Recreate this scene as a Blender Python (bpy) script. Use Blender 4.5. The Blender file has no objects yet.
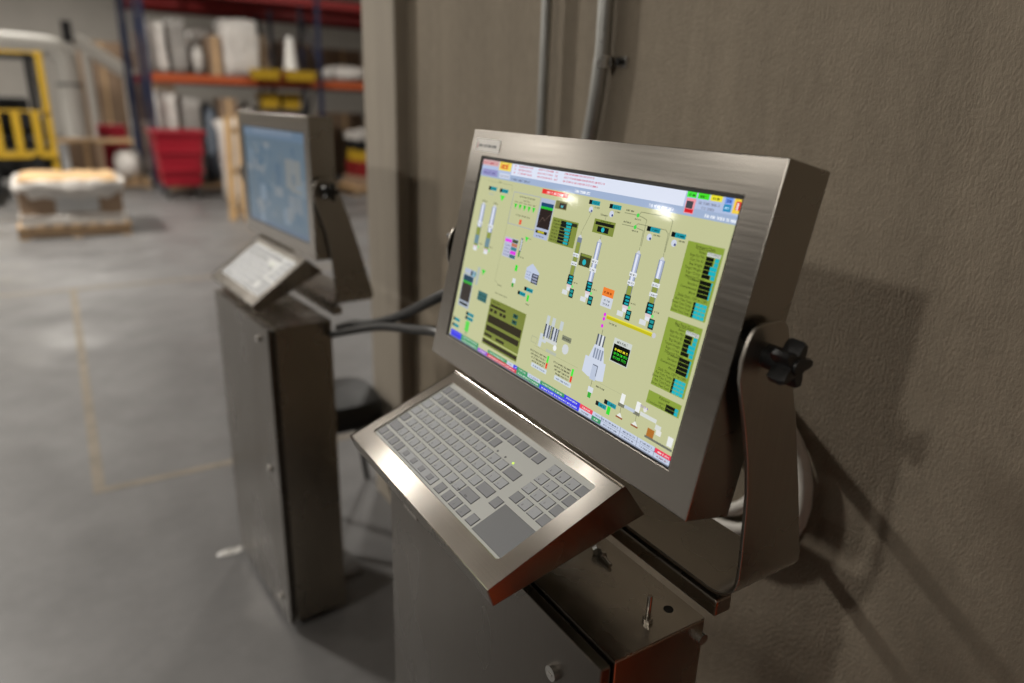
import bpy, math, random
from mathutils import Matrix, Vector
random.seed(7)
PI = math.pi
EYE = 1.57                      # camera height above the floor, metres
S = bpy.context.scene
C = S.collection

# ------------------------------------------------------------------ camera
PITCH, ROLL, YAW, FPX = 0.32381, 0.03382, 0.56924, 701.03
fwd = Vector((math.sin(YAW)*math.cos(PITCH), math.cos(YAW)*math.cos(PITCH), -math.sin(PITCH)))
rt = fwd.cross(Vector((0, 0, 1))).normalized()
upv = rt.cross(fwd)
cr, sr = math.cos(ROLL), math.sin(ROLL)
r2 = cr*rt + sr*upv
u2 = -sr*rt + cr*upv
cam = bpy.data.cameras.new('camera')
camo = bpy.data.objects.new('camera', cam)
C.objects.link(camo)
M = Matrix((r2, u2, -fwd)).transposed().to_4x4()
M.translation = Vector((0, 0, EYE))
camo.matrix_world = M
cam.sensor_width = 36.0
cam.lens = FPX/1024*36
cam.clip_start = 0.02
cam.dof.use_dof = True
cam.dof.focus_distance = 0.86
cam.dof.aperture_fstop = 2.0
S.camera = camo

# ------------------------------------------------------------------ world, exposure
w = bpy.data.worlds.new('world')
S.world = w
w.use_nodes = True
w.node_tree.nodes['Background'].inputs['Color'].default_value = (0.42, 0.40, 0.37, 1)
w.node_tree.nodes['Background'].inputs['Strength'].default_value = 0.2
S.view_settings.view_transform = 'Standard'
S.view_settings.look = 'None'
S.view_settings.exposure = 0.0
S.view_settings.gamma = 1.0
S.view_settings.use_curve_mapping = False
S.cycles.use_denoising = True
S.cycles.max_bounces = 8
S.cycles.sample_clamp_indirect = 6.0

LAMP_Z = 5.9
LAMP_W = 184.0
LAMPS = [(-0.45, 7.5, .045), (0.75, 5.0, .008), (-3.1, 8.7, 4.4), (-8.5, 8.7), (-15.0, 8.7), (4.6, 8.7),  # the second, very dim lamp is added to brighten the tray's reflection
         (-0.5, 19.6), (-6.2, 19.6), (-12.1, 20.2, 1.3), (-17.9, 19.6), (9.0, 19.6),
         (-6.2, 26.7), (-12.4, 26.7), (-18.7, 26.7), (0.5, 26.7),
         (-8.0, -0.8, 1.9), (-14.5, -0.8, .8)]  # this pair is added as fill light for the near wall

# ------------------------------------------------------------------ helpers
def lin(r, g, b):
    f = lambda c: (c/255/12.92 if c/255 <= .04045 else ((c/255+.055)/1.055)**2.4)
    return (f(r), f(g), f(b), 1)

class MB:
    def __init__(s): s.v = []; s.f = []; s.m = []
    def add(s, vs, fs, mi=0):
        o = len(s.v); s.v += [tuple(p) for p in vs]
        for f in fs: s.f.append(tuple(i+o for i in f)); s.m.append(mi)
        return s
    def box(s, x0, x1, y0, y1, z0, z1, mi=0):
        return s.add([(x0,y0,z0),(x1,y0,z0),(x1,y1,z0),(x0,y1,z0),(x0,y0,z1),(x1,y0,z1),(x1,y1,z1),(x0,y1,z1)],
                     [(0,3,2,1),(4,5,6,7),(0,1,5,4),(1,2,6,5),(2,3,7,6),(3,0,4,7)], mi)
    def prism(s, poly, a0, a1, axis='x', mi=0):
        # poly of (p,q); extruded along axis
        n = len(poly)
        def P(p, q, a): return {'x': (a,p,q), 'y': (p,a,q), 'z': (p,q,a)}[axis]
        vs = [P(p,q,a0) for p,q in poly]+[P(p,q,a1) for p,q in poly]
        fs = [tuple(range(n)), tuple(range(2*n-1, n-1, -1))]
        fs += [(i, i+n, (i+1)%n+n, (i+1)%n) for i in range(n)]
        return s.add(vs, fs, mi)
    def tube(s, pts, r, n=10, mi=0, cap=True):
        pts = [Vector(p) for p in pts]
        rr = r if isinstance(r, (list, tuple)) else [r]*len(pts)
        vs = []; ref = None
        for i, p in enumerate(pts):
            t = (pts[min(i+1, len(pts)-1)]-pts[max(i-1, 0)]).normalized()
            if ref is None:
                ref = t.orthogonal().normalized()
            else:
                ref = (ref - t*ref.dot(t)).normalized()
            b = t.cross(ref)
            for k in range(n):
                a = 2*PI*k/n
                vs.append(p+rr[i]*(math.cos(a)*ref+math.sin(a)*b))
        fs = []
        for i in range(len(pts)-1):
            for k in range(n):
                fs.append((i*n+k, i*n+(k+1)%n, (i+1)*n+(k+1)%n, (i+1)*n+k))
        if cap:
            fs.append(tuple(range(n-1, -1, -1)))
            fs.append(tuple((len(pts)-1)*n+k for k in range(n)))
        return s.add(vs, fs, mi)
    def lathe(s, prof, n=24, c=(0,0,0), mi=0):
        vs = []
        for r, z in prof:
            for k in range(n):
                a = 2*PI*k/n
                vs.append((c[0]+r*math.cos(a), c[1]+r*math.sin(a), c[2]+z))
        fs = []
        for i in range(len(prof)-1):
            for k in range(n):
                fs.append((i*n+k, i*n+(k+1)%n, (i+1)*n+(k+1)%n, (i+1)*n+k))
        fs.append(tuple(range(n-1, -1, -1)))
        fs.append(tuple((len(prof)-1)*n+k for k in range(n)))
        return s.add(vs, fs, mi)
    def build(s, name, mats, parent=None, bevel=0, seg=2, smooth=False, world=False, loc=None):
        vs = s.v
        if world and parent is not None:
            inv = wm(parent).inverted()
            vs = [inv @ Vector(p) for p in vs]
        me = bpy.data.meshes.new(name)
        me.from_pydata([tuple(p) for p in vs], [], s.f)
        if not isinstance(mats, (list, tuple)): mats = [mats]
        for m in mats: me.materials.append(m)
        me.polygons.foreach_set('material_index', s.m)
        if smooth:
            me.polygons.foreach_set('use_smooth', [True]*len(me.polygons))
        me.update()
        o = bpy.data.objects.new(name, me)
        C.objects.link(o)
        if parent is not None: o.parent = parent
        if loc is not None: o.location = loc
        if smooth == 'auto':
            me.set_sharp_from_angle(angle=math.radians(35))
        if bevel:
            b = o.modifiers.new('bevel', 'BEVEL'); b.width = bevel; b.segments = seg
            b.limit_method = 'ANGLE'; b.angle_limit = math.radians(40)
        return o

WM = {}
def wm(o):
    return WM[o.name]
def thing(name, label, cat, loc=(0,0,0), rot=(0,0,0), group=None):
    o = bpy.data.objects.new(name, None)
    C.objects.link(o)
    o.empty_display_size = .05
    o.location = loc; o.rotation_euler = rot
    from mathutils import Euler
    WM[o.name] = Matrix.Translation(loc) @ Euler(rot).to_matrix().to_4x4()
    return tag(o, label, cat, group)
def tag(o, label, cat, group=None, kind=None):
    o['label'] = label; o['category'] = cat
    if group: o['group'] = group
    if kind: o['kind'] = kind
    return o
def struct(o, label=None, cat=None):
    o['kind'] = 'structure'
    if label: o['label'] = label
    if cat: o['category'] = cat
    return o

# ------------------------------------------------------------------ materials
def mat(name, col=(.5,.5,.5,1), rough=.5, metal=0.0, spec=None, noise=None, bump=None, emit=None, coat=0, rnoise=None, coords='Object'):
    """noise=(scale xyz, amount, detail) varies the colour; bump=(scale xyz, strength, distance); rnoise=(scale xyz, lo, hi)"""
    m = bpy.data.materials.new(name); m.use_nodes = True
    nt = m.node_tree; N = nt.nodes; L = nt.links
    b = N['Principled BSDF']
    b.inputs['Base Color'].default_value = col
    b.inputs['Roughness'].default_value = rough
    b.inputs['Metallic'].default_value = metal
    if spec is not None: b.inputs['Specular IOR Level'].default_value = spec
    if coat: b.inputs['Coat Weight'].default_value = coat; b.inputs['Coat Roughness'].default_value = .05
    tc = N.new('ShaderNodeTexCoord')
    def ntex(sc, detail=4, rough_=.55):
        mp = N.new('ShaderNodeMapping'); mp.inputs['Scale'].default_value = sc
        L.new(tc.outputs[coords], mp.inputs['Vector'])
        t = N.new('ShaderNodeTexNoise'); t.inputs['Scale'].default_value = 1.0
        t.inputs['Detail'].default_value = detail; t.inputs['Roughness'].default_value = rough_
        L.new(mp.outputs[0], t.inputs['Vector'])
        return t
    if noise:
        prev = None
        specs = noise if isinstance(noise, list) else [noise]
        for (sc, amt, det) in specs:
            t = ntex(sc, det)
            mr = N.new('ShaderNodeMapRange')
            mr.inputs['From Min'].default_value = .25; mr.inputs['From Max'].default_value = .75
            mr.inputs['To Min'].default_value = 1-amt; mr.inputs['To Max'].default_value = 1+amt
            L.new(t.outputs['Fac'], mr.inputs['Value'])
            if prev is None: prev = mr.outputs[0]
            else:
                mm = N.new('ShaderNodeMath'); mm.operation = 'MULTIPLY'
                L.new(prev, mm.inputs[0]); L.new(mr.outputs[0], mm.inputs[1]); prev = mm.outputs[0]
        vm = N.new('ShaderNodeVectorMath'); vm.operation = 'SCALE'
        vm.inputs[0].default_value = col[:3]
        L.new(prev, vm.inputs['Scale'])
        L.new(vm.outputs[0], b.inputs['Base Color'])
    if rnoise:
        sc, lo, hi = rnoise
        t = ntex(sc, 3)
        mr = N.new('ShaderNodeMapRange')
        mr.inputs['From Min'].default_value = .3; mr.inputs['From Max'].default_value = .7
        mr.inputs['To Min'].default_value = lo; mr.inputs['To Max'].default_value = hi
        L.new(t.outputs['Fac'], mr.inputs['Value']); L.new(mr.outputs[0], b.inputs['Roughness'])
    if bump:
        bl = bump if isinstance(bump, list) else [bump]
        last = None
        for sc, st, dist in bl:
            t = ntex(sc, 5, .6)
            bn = N.new('ShaderNodeBump'); bn.inputs['Strength'].default_value = st
            bn.inputs['Distance'].default_value = dist
            L.new(t.outputs['Fac'], bn.inputs['Height'])
            if last: L.new(last, bn.inputs['Normal'])
            last = bn.outputs['Normal']
        L.new(last, b.inputs['Normal'])
    if emit:
        b.inputs['Emission Color'].default_value = emit[0]
        b.inputs['Emission Strength'].default_value = emit[1]
    return m

STEEL = (.345, .322, .292, 1)
m_steel_h = mat('brushed_steel_long', STEEL, .2, 1, rnoise=((5, 260, 260), .19, .24), noise=((6, 700, 700), .05, 2))
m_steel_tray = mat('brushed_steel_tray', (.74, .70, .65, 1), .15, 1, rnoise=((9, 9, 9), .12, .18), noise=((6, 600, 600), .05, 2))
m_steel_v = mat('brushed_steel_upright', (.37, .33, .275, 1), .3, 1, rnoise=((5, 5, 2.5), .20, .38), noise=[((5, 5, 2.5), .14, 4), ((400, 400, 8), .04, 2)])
m_steel_door = mat('dark_steel_door', (.155, .138, .120, 1), .3, 1, rnoise=((5, 5, 2.5), .22, .38), noise=[((5, 5, 2.5), .16, 4), ((400, 400, 8), .04, 2)])  # blotchy door steel in a darker base colour than the body
m_steel_side = mat('brushed_steel_side', (.37, .343, .305, 1), .28, 1, rnoise=((5, 5, 5), .2, .36), noise=((500, 500, 8), .05, 2))
m_steel_top = mat('polished_steel_sheet', (.40, .375, .34, 1), .1, 1, rnoise=((9, 14, 9), .14, .36), noise=((12, 18, 12), .14, 4))
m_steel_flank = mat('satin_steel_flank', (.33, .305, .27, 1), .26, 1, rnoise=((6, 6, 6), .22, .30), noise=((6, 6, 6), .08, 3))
m_chrome = mat('bright_zinc', (.62, .6, .57, 1), .22, 1)
m_black = mat('black_plastic', lin(22, 22, 23), .38)
m_gasket = mat('black_rubber', lin(8, 8, 9), .6)
m_cable = mat('black_cable', lin(38, 38, 38), .45)
m_conduit = mat('galvanised_conduit', (.42, .42, .40, 1), .42, .85, noise=((30, 30, 6), .2, 4))
m_wall = mat('cast_concrete', lin(146, 135, 119), .82, spec=.25,
             noise=[((1.2, 1.4, .9), .13, 5), ((8, 14, 1.2), .10, 4), ((60, 60, 30), .09, 3), ((5, 3.2, .7), .08, 4)],
             bump=[((40, 60, 14), .16, .004), ((230, 250, 130), .65, .0045)])
m_pilaster = mat('cast_concrete_pale', lin(164, 155, 142), .82, spec=.25,
                 noise=[((2, 2, .9), .10, 5), ((16, 20, 2), .08, 4)], bump=((60, 90, 20), .4, .003))
m_floor = mat('sealed_concrete_floor', lin(110, 109, 109), .5, spec=.4,
              noise=[((.9, .9, 1), .17, 6), ((3.3, 3.3, 1), .16, 7), ((22, 22, 1), .06, 4)], rnoise=((1.6, 1.6, 1), .32, .62),
              bump=((14, 14, 1), .12, .003))
m_white_wall = mat('painted_block_wall', lin(178, 173, 166), .8, noise=((1, 1, 1), .06, 3))
m_ceiling = mat('ceiling_deck', lin(232, 228, 220), .8)
m_tape = mat('worn_tan_tape', lin(126, 117, 104), .7, noise=((9, 9, 9), .25, 5))
m_white = mat('white_plastic', lin(246, 243, 238), .45)
m_hose = mat('white_hose', lin(214, 210, 202), .5)
m_orange_drum = mat('orange_plastic', lin(214, 84, 24), .45)
m_lamp = mat('lamp_diffuser', lin(255, 250, 240), .5, emit=((1, .95, .87, 1), 1.2))
m_grey_paint = mat('grey_paint', lin(96, 92, 88), .6)
m_housing = mat('lamp_housing', lin(205, 204, 200), .4)

# ------------------------------------------------------------------ structure
o = MB().box(-30, 16, -10, 32, -.2, 0).build('floor', m_floor); struct(o)
o = MB().box(-30, 16, -10, 32, 7.7, 7.9).build('ceiling', m_ceiling); struct(o)
o = MB().box(-30, 16, 32, 32.3, 0, 7.7).build('wall_back', m_white_wall); struct(o)
o = MB().box(-30.3, -30, -10, 32.3, 0, 7.7).build('wall_left', m_white_wall); struct(o)
o = MB().box(-30.3, 16.3, -10.3, -10, 0, 7.7).build('wall_front', m_white_wall); struct(o)
o = MB().box(16, 16.3, -10, 32.3, 0, 7.7).build('wall_far_right', m_white_wall); struct(o)
WX = 1.0
wall = MB().box(WX, WX+.24, -10, 2.30, 0, 7.7).build('wall_right', m_wall); struct(wall)
o = MB().box(.953, WX+.24, 2.24, 2.525, 0, 7.7).build('pilaster', m_pilaster, wall, bevel=.006)

# ceiling lamps: each with its own light
def lamp(x, y, label, power=1.0):
    t = thing('ceiling_lamp', label, 'lamp', (x, y, LAMP_Z), group='ceiling lamps')
    MB().box(-.45, .45, -.21, .21, .03, .11).build('housing', m_housing, t, bevel=.01)
    MB().box(-.40, .40, -.17, .17, .004, .03).build('diffuser', m_lamp, t)
    MB().tube([(-.35, 0, .11), (-.35, 0, 1.8)], .008, 6).build('hanger', m_chrome, t)
    MB().tube([(.35, 0, .11), (.35, 0, 1.8)], .008, 6).build('hanger', m_chrome, t)
    l = bpy.data.lights.new('lamp_light', 'AREA'); l.shape = 'RECTANGLE'; l.size = .8; l.size_y = .34
    l.energy = LAMP_W*power; l.color = (1, .95, .87)
    lo = bpy.data.objects.new('lamp_light', l); C.objects.link(lo); lo.parent = t; lo.location = (0, 0, 0)
for L_ in LAMPS:
    lamp(L_[0], L_[1], 'white linear high-bay lamp hanging from the warehouse ceiling', L_[2] if len(L_) > 2 else 1.0)

# ------------------------------------------------------------------ screen graphics
class Gfx:
    """flat coloured shapes in centimetres from the top-left corner of the display, each drawn a hair above the last"""
    def __init__(s): s.v = []; s.f = []; s.c = []; s.layer = 0
    def poly(s, pts, col, z):
        o = len(s.v); s.v += [(x, y, z) for x, y in pts]; s.f.append(tuple(range(o, o+len(pts)))); s.c.append(col)
    def rect(s, x0, y0, x1, y1, col, z=1): s.poly([(x0,y0),(x0,y1),(x1,y1),(x1,y0)], col, z)
    def frame(s, x0, y0, x1, y1, col, t=.06, z=2):
        s.rect(x0,y0,x1,y0+t,col,z); s.rect(x0,y1-t,x1,y1,col,z); s.rect(x0,y0+t,x0+t,y1-t,col,z); s.rect(x1-t,y0+t,x1,y1-t,col,z)
    def line(s, pts, col, t=.05, z=2):
        for (a, b), (c, d) in zip(pts, pts[1:]):
            L = math.hypot(c-a, d-b) or 1; nx, ny = -(d-b)/L*t/2, (c-a)/L*t/2
            s.poly([(a+nx,b+ny),(c+nx,d+ny),(c-nx,d-ny),(a-nx,b-ny)][::-1], col, z)
    def dot(s, x, y, r, col, z=3, n=10):
        s.poly([(x+r*math.cos(-2*PI*k/n), y+r*math.sin(-2*PI*k/n)) for k in range(n)][::-1], col, z)
    def greek(s, x, y, w, h, col, z=4):
        """a line of unreadably small print: word-like rows of strokes"""
        e = x+w
        while x < e-.02:
            word = random.randint(2, 6)
            for k in range(word):
                if x > e: break
                cw = h*random.uniform(.35, .6); k2 = random.random()
                if k2 < .5: s.rect(x, y+h*.25, x+cw*.75, y+h, col, z)
                elif k2 < .75: s.rect(x, y, x+cw*.3, y+h, col, z)
                else: s.rect(x, y+h*.25, x+cw*.8, y+h*.55, col, z); s.rect(x, y+h*.8, x+cw*.8, y+h, col, z)
                x += cw
            x += h*.45
    def text(s, body, x, y, h, col, z=4, align='LEFT'):
        for poly in glyphs(body, align):
            s.poly([(x+a*h, y-b*h) for a, b in poly][::-1], col, z)
_txt = {}
def glyphs(body, align):
    key = (body, align)
    if key in _txt: return _txt[key]
    cu = bpy.data.curves.new('t', 'FONT'); cu.body = body; cu.align_x = align; cu.resolution_u = 2; cu.fill_mode = 'FRONT'
    ob = bpy.data.objects.new('t', cu); C.objects.link(ob)
    dg = bpy.context.evaluated_depsgraph_get()
    ev = ob.evaluated_get(dg); me = ev.to_mesh()
    res = [[(me.vertices[i].co.x*1.35, me.vertices[i].co.y*1.35) for i in p.vertices] for p in me.polygons]
    ev.to_mesh_clear(); bpy.data.objects.remove(ob); bpy.data.curves.remove(cu)
    _txt[key] = res
    return res

def gfx_material(name, rough, strength):
    m = bpy.data.materials.new(name); m.use_nodes = True
    nt = m.node_tree; b = nt.nodes['Principled BSDF']
    a = nt.nodes.new('ShaderNodeAttribute'); a.attribute_name = 'ink'
    nt.links.new(a.outputs['Color'], b.inputs['Emission Color'])
    b.inputs['Emission Strength'].default_value = strength
    b.inputs['Base Color'].default_value = (.004, .004, .004, 1)
    b.inputs['Roughness'].default_value = rough
    b.inputs['Specular IOR Level'].default_value = .2
    return m
m_gfx = gfx_material('lit_display', .05, 1.0)

def gfx_object(g, name, parent, W, H, mat_, front=-1, step=.00004):
    """display-plane x right, z up, facing -y"""
    me = bpy.data.meshes.new(name)
    vs = [((x/100-W/2), -(.0002+z*step), (H/2-y/100)) for x, y, z in g.v]
    me.from_pydata(vs, [], g.f)
    at = me.attributes.new('ink', 'FLOAT_COLOR', 'FACE')
    flat = []
    for c in g.c: flat += list(lin(*c))
    at.data.foreach_set('color', flat)
    me.materials.append(mat_); me.update()
    o = bpy.data.objects.new(name, me); C.objects.link(o); o.parent = parent
    return o

def silo(g, x, y0, y1, w, fill, lblue=True, labels=(.35, .55), dark=True):
    cx = x+w/2
    g.rect(x, y0, x+w, y1, (120,130,150), 2)
    if lblue:
        g.rect(x+.1, y0, x+w-.1, y1, (170,180,205), 3); g.rect(x+.25*w, y0+.1, x+.6*w, y1, (226,230,245), 4)
    g.rect(x+.08, y0+(y1-y0)*fill, x+w-.08, y1, (140,152,70), 5)
    g.poly([(x+.1,y0),(cx-.12,y0-.35),(cx+.12,y0-.35),(x+w-.1,y0)][::-1], (205,208,214), 4)
    g.line([(cx, y0-.35), (cx, y0-.8)], (90,95,80), .06)
    for q in labels:
        yy = y0+(y1-y0)*q
        g.rect(x-.15, yy, x+w+.15, yy+.5, (228,232,236), 6); g.greek(x-.05, yy+.12, w+.1, .28, (110,115,120), 7)
    if dark:
        g.rect(x-.1, y1-1.3, x+w+.1, y1, (10,30,34), 6)
        for k in range(3):
            g.rect(x+.1+random.random()*.2, y1-1.15+k*.4, x+w-.05, y1-.9+k*.4, (24,160,170), 7)
    g.rect(x, y1, x+w, y1+.35, (220,205,210), 5); g.rect(x+.1, y1+.35, x+w-.1, y1+.8, (225,228,235), 5)
    g.dot(x+w+.25, y1+.1, .2, (110,230,120), 5)
    g.greek(x+w+.3, y1-.6, .9, .2, (70,72,50))

def cyan(g, x, y, w=2.2, h=.55):
    g.rect(x, y, x+w, y+h, (26,150,165), 3); g.rect(x, y, x+w*.27, y+h, (8,14,18), 4); g.greek(x+w*.4, y+.15, w*.5, .25, (6,50,60), 5)

def draw_process_screen():
    g = Gfx(); BG = (194,196,151); OL = (128,141,62); W = 53.1; H = 29.87
    g.rect(0, 0, W, H, BG, 0)
    # header
    g.rect(0, 0, W, 2.95, (178,192,222), 1)
    g.rect(0, 2.05, W, 2.95, (160,178,208), 2)
    g.rect(0, 0, W, .25, (150,152,185), 2)
    g.rect(9.3, .25, 45.2, 2.05, (222,228,244), 2)
    g.rect(.4, .35, 5.4, 1.2, (214,176,176), 3); g.greek(.7, .5, 4.3, .5, (190,90,100), 4)
    g.rect(5.6, .28, 9.1, 1.6, (240,216,96), 3); g.greek(6.0, .45, 2.6, .9, (214,60,40), 4)
    g.rect(.9, 1.75, 5.5, 2.75, (148,146,196), 3); g.greek(1.4, 2.1, 3.4, .35, (96,96,150), 4)
    g.rect(6.1, 2.0, 9.2, 2.75, (206,214,232), 3); g.greek(6.4, 2.2, 2.4, .35, (150,150,170), 4)
    g.greek(9.8, 2.4, 5, .35, (96,104,126))
    for i in range(3):
        yy = .42+i*.5
        g.greek(10, yy, .4, .3, (204,112,134)); g.greek(11.2, yy, 3.6, .3, (204,112,134))
        g.greek(16.3, yy, 3.6, .3, (204,112,134)); g.greek(20.5, yy, .7, .3, (204,112,134))
        g.greek(22.6, yy, (6.4, 8.6, 7.4)[i], .3, (204,112,134))
    g.greek(25.7, 2.3, 3.2, .45, (240,244,250)); g.greek(40.0, 2.35, 3.9, .4, (236,240,250)); g.greek(48.6, 2.35, 4.2, .4, (240,244,250))
    g.rect(45.4, .3, 46.8, .95, (70,230,60), 3); g.rect(47.0, .3, 48.6, .95, (70,226,40), 3); g.rect(48.8, .3, 50.4, .95, (236,226,50), 3)
    for xx in (45.7, 47.3, 49.1): g.greek(xx, .5, .9, .3, (30,60,20), 4)
    g.rect(45.5, 1.05, 46.9, 2.7, (236,150,160), 3); g.rect(45.6, 1.35, 46.6, 2.15, (70,70,76), 4); g.rect(45.6, 2.2, 46.8, 2.6, (214,30,40), 4)
    g.greek(47.3, 1.15, 2.9, .35, (130,136,160)); g.greek(47.9, 1.65, 1.7, .35, (130,136,160))
    g.rect(50.8, .3, 51.8, 1.0, (110,150,230), 3); g.rect(50.8, 1.05, 51.8, 1.8, (40,140,190), 3)
    g.greek(51.0, .5, .6, .35, (20,40,120), 4); g.greek(51.0, 1.25, .6, .3, (190,230,250), 4)
    g.rect(52.0, .3, 53.1, 1.85, (242,206,72), 3); g.rect(52.3, .6, 52.9, 1.5, (214,40,40), 4); g.rect(52.45, .75, 52.65, 1.5, (240,240,240), 5)
    # alarm banner
    g.rect(18.3, 3.1, 24.5, 3.75, (232,52,50), 3); g.greek(19.5, 3.25, 3.9, .38, (250,226,226), 4)
    # left silos with labels
    for x in (3.8, 7.2):
        cyan(g, x, 4.3, 2.4)
    g.poly([(7.6,5.3),(9.0,5.3),(8.3,6.2)][::-1], (80,230,70), 3); g.greek(4.2, 5.2, 1.4, .4, (170,180,176))
    g.line([(3.2,3.5),(10.4,3.5),(10.6,4.4)], (150,156,120), .05); g.greek(6.5, 3.25, .8, .2, (90,94,70))
    for x, s_ in ((2.6, .55), (6.0, .6)):
        silo(g, x, 7.3, 13.9, 1.3, s_, labels=(.42,), dark=False)
        g.rect(x, 12.2, x+1.3, 13.6, (110,140,150), 6); g.greek(x, 6.6, 1.4, .25, (80,84,64))
    # group box with valves
    g.frame(11.2, 4.3, 18.4, 9.1, (166,172,186), .1)
    g.greek(13, 4.7, 4, .25, (80,84,64)); g.greek(14.2, 5.2, 1.6, .25, (80,84,64))
    for k in range(5):
        x = 12.0+k*1.2
        g.poly([(x,6.0),(x+.8,6.0),(x+.4,6.8)][::-1], (50,214,50), 3); g.greek(x, 5.6, .8, .2, (80,84,64))
    g.greek(12.9, 7.4, 3.8, .25, (80,84,64)); g.rect(14.2, 8.1, 14.8, 8.8, (232,80,50), 3)
    # trend window
    g.rect(18.5, 4.35, 21.9, 9.95, (176,186,210), 3); g.rect(18.8, 4.95, 21.75, 5.5, (28,70,110), 4)
    g.rect(18.8, 5.45, 21.75, 5.8, (40,190,60), 4); g.rect(18.8, 5.8, 21.75, 8.5, (44,34,32), 4)
    g.rect(18.8, 8.85, 21.6, 9.25, (30,30,16), 4); g.rect(19.3, 8.9, 20.9, 9.2, (190,180,40), 5); g.greek(19.2, 9.5, 1.8, .25, (90,96,120), 5)
    g.line([(19,8),(19.8,7),(20.4,7.4),(21.5,6.3)], (120,100,90), .05, 5)
    # small panels
    g.rect(22.1, 4.25, 24.7, 5.35, (120,120,70), 3); g.rect(23.0, 4.5, 24.5, 5.2, (50,40,34), 4); g.rect(23.4, 4.8, 23.9, 5.1, (80,170,180), 5)
    g.rect(22.2, 6.55, 28.0, 9.95, OL, 3); g.rect(24.4, 6.75, 27.8, 7.2, (40,44,30), 4)
    for k in range(7):
        yy = 6.8+k*.44; g.greek(22.5, yy, 1.5, .24, (70,78,30), 4); g.rect(24.2, yy-.05, 26.8, yy+.32, (18,24,24), 4)
        g.rect(25.2+random.random()*.5, yy-.02, 26.6, yy+.28, (30,170,176), 5)
    for x, y in ((29.1, 3.3), (33.2, 3.3), (40.6, 4.95), (44.6, 4.95)):
        cyan(g, x, y, 2.2); g.dot(x+.7, y+1.2, .42, (206,212,228), 3); g.dot(x+.9, y+1.35, .16, (60,70,130), 4); g.greek(x+1.3, y+.7, 1.0, .22, (70,74,56))
    g.rect(31.0, 5.45, 35.1, 7.2, OL, 3); g.rect(31.3, 5.75, 34.9, 6.15, (22,24,20), 4); g.rect(31.9, 6.3, 34.1, 7.0, (18,22,24), 4)
    g.dot(33.0, 6.65, .32, (40,180,190), 5); g.greek(32.2, 5.5, 2, .2, (60,66,30), 5)
    g.greek(31.9, 4.7, 1.4, .25, (70,74,56)); g.line([(33,5),(33,5.4)], (100,104,80))
    g.line([(30.0,4.9),(29.0,7.4)], (120,124,96), .06); g.greek(29.6, 4.7, .6, .25, (70,74,56))
    # the four tall silos
    silo(g, 28.45, 8.3, 14.6, .95, .1, False, (.33, .51)); silo(g, 32.45, 8.2, 14.6, .95, .98, True, (.35, .52))
    silo(g, 39.75, 8.3, 14.6, .95, .62, True, (.36, .52)); silo(g, 43.75, 8.3, 14.6, .95, .34, True, (.42, .6))
    for x in (28.3, 32.3, 39.6, 43.6):
        g.rect(x-.5, 15.45, x+.6, 16.05, (216,220,222), 4); g.rect(x+1.0, 15.0, x+1.9, 16.2, (8,34,36), 4)
        for k in range(2): g.rect(x+1.15, 15.15+k*.5, x+1.75, 15.5+k*.5, (34,150,150), 5)
    g.rect(29.8, 10.15, 32.1, 11.75, (60,64,36), 3); g.rect(30.0, 10.2, 32.0, 10.5, (128,141,62), 4)
    g.dot(30.9, 11.2, .38, (40,180,190), 5)
    # feed pipes
    PC = (132,136,104)
    g.line([(36.2,4.0),(38.6,4.0),(39.4,4.1),(40.2,4.3),(40.4,7.4)], PC, .08); g.line([(38.7,4.0),(39.0,3.55),(43.6,3.5),(44.3,3.8),(44.3,7.4)], PC, .08)
    g.line([(36.2,5.4),(38.5,5.4),(40.1,5.6),(40.2,7.4)], PC, .08); g.line([(38.5,5.4),(38.9,4.95),(43.6,4.95),(44.1,5.3),(44.2,7.4)], PC, .08)
    for y in (4.0, 5.4):
        g.dot(38.6, y, .25, (70,214,80), 4); g.greek(36.4, y-.5, 1.3, .25, (70,74,56)); g.greek(38.2, y+.35, 1, .2, (70,74,56))
    # status tables on the right
    def panel(y0, title, mid):
        y1 = y0+7.9
        g.rect(47.3, y0, 52.45, y1, (138,160,60), 3)
        K = (34,44,14)
        g.text(title, 49.9, y0+.55, .36, K, 4, 'CENTER'); g.rect(48.7, y0+.62, 51.0, y0+.66, K, 4)
        for k, t in enumerate(('Status', 'Bags Per Min', 'Cuts Per ID', 'Bag Weight', 'Target Weight', 'Bags / Comp')):
            yy = y0+.72+k*.47
            g.text(t, 50.15, yy+.3, .3, K, 4, 'RIGHT')
            if k == 0: g.rect(50.35, yy, 52.2, yy+.42, (206,210,206), 4); g.text('STOPPED', 51.28, yy+.32, .3, (90,96,90), 5, 'CENTER')
            else: g.rect(50.35, yy, 51.2+.2*(k < 3)+.3*(k == 5), yy+.42, (14,18,10), 4); g.rect(51.2+.4*(k < 3)+.4*(k == 5), yy, 52.15, yy+.42, (22,176,190), 5)
        g.text(mid, 49.5, y0+3.85, .34, K, 4, 'CENTER'); g.rect(48.6, y0+3.92, 50.4, y0+3.96, K, 4)
        for k, t in enumerate(('Active', 'Standard', 'Contaminated', 'Blend')):
            yy = y0+3.75+k*.47; g.text(t, 50.15, yy+.3, .3, K, 4, 'RIGHT')
            g.rect(50.35, yy, 51.95, yy+.42, (14,18,10), 4); g.rect(51.95, yy, 52.15, yy+.42, (22,176,190), 5)
        g.text('Daily Data, 12M to 12M', 49.9, y0+6.0, .32, K, 4, 'CENTER')
        for k, t in enumerate(('Run Time Today', 'Down Time Today', 'Run Time Total', 'Down Time Total')):
            yy = y0+6.15+k*.43; g.text(t, 50.1, yy+.3, .28, K, 4, 'RIGHT')
            g.rect(50.3, yy, 50.6, yy+.4, (10,14,8), 4)
            for j in range(3): g.rect(50.6+j*.54, yy+.02, 51.1+j*.54, yy+.38, (26,182,196), 5)
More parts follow.
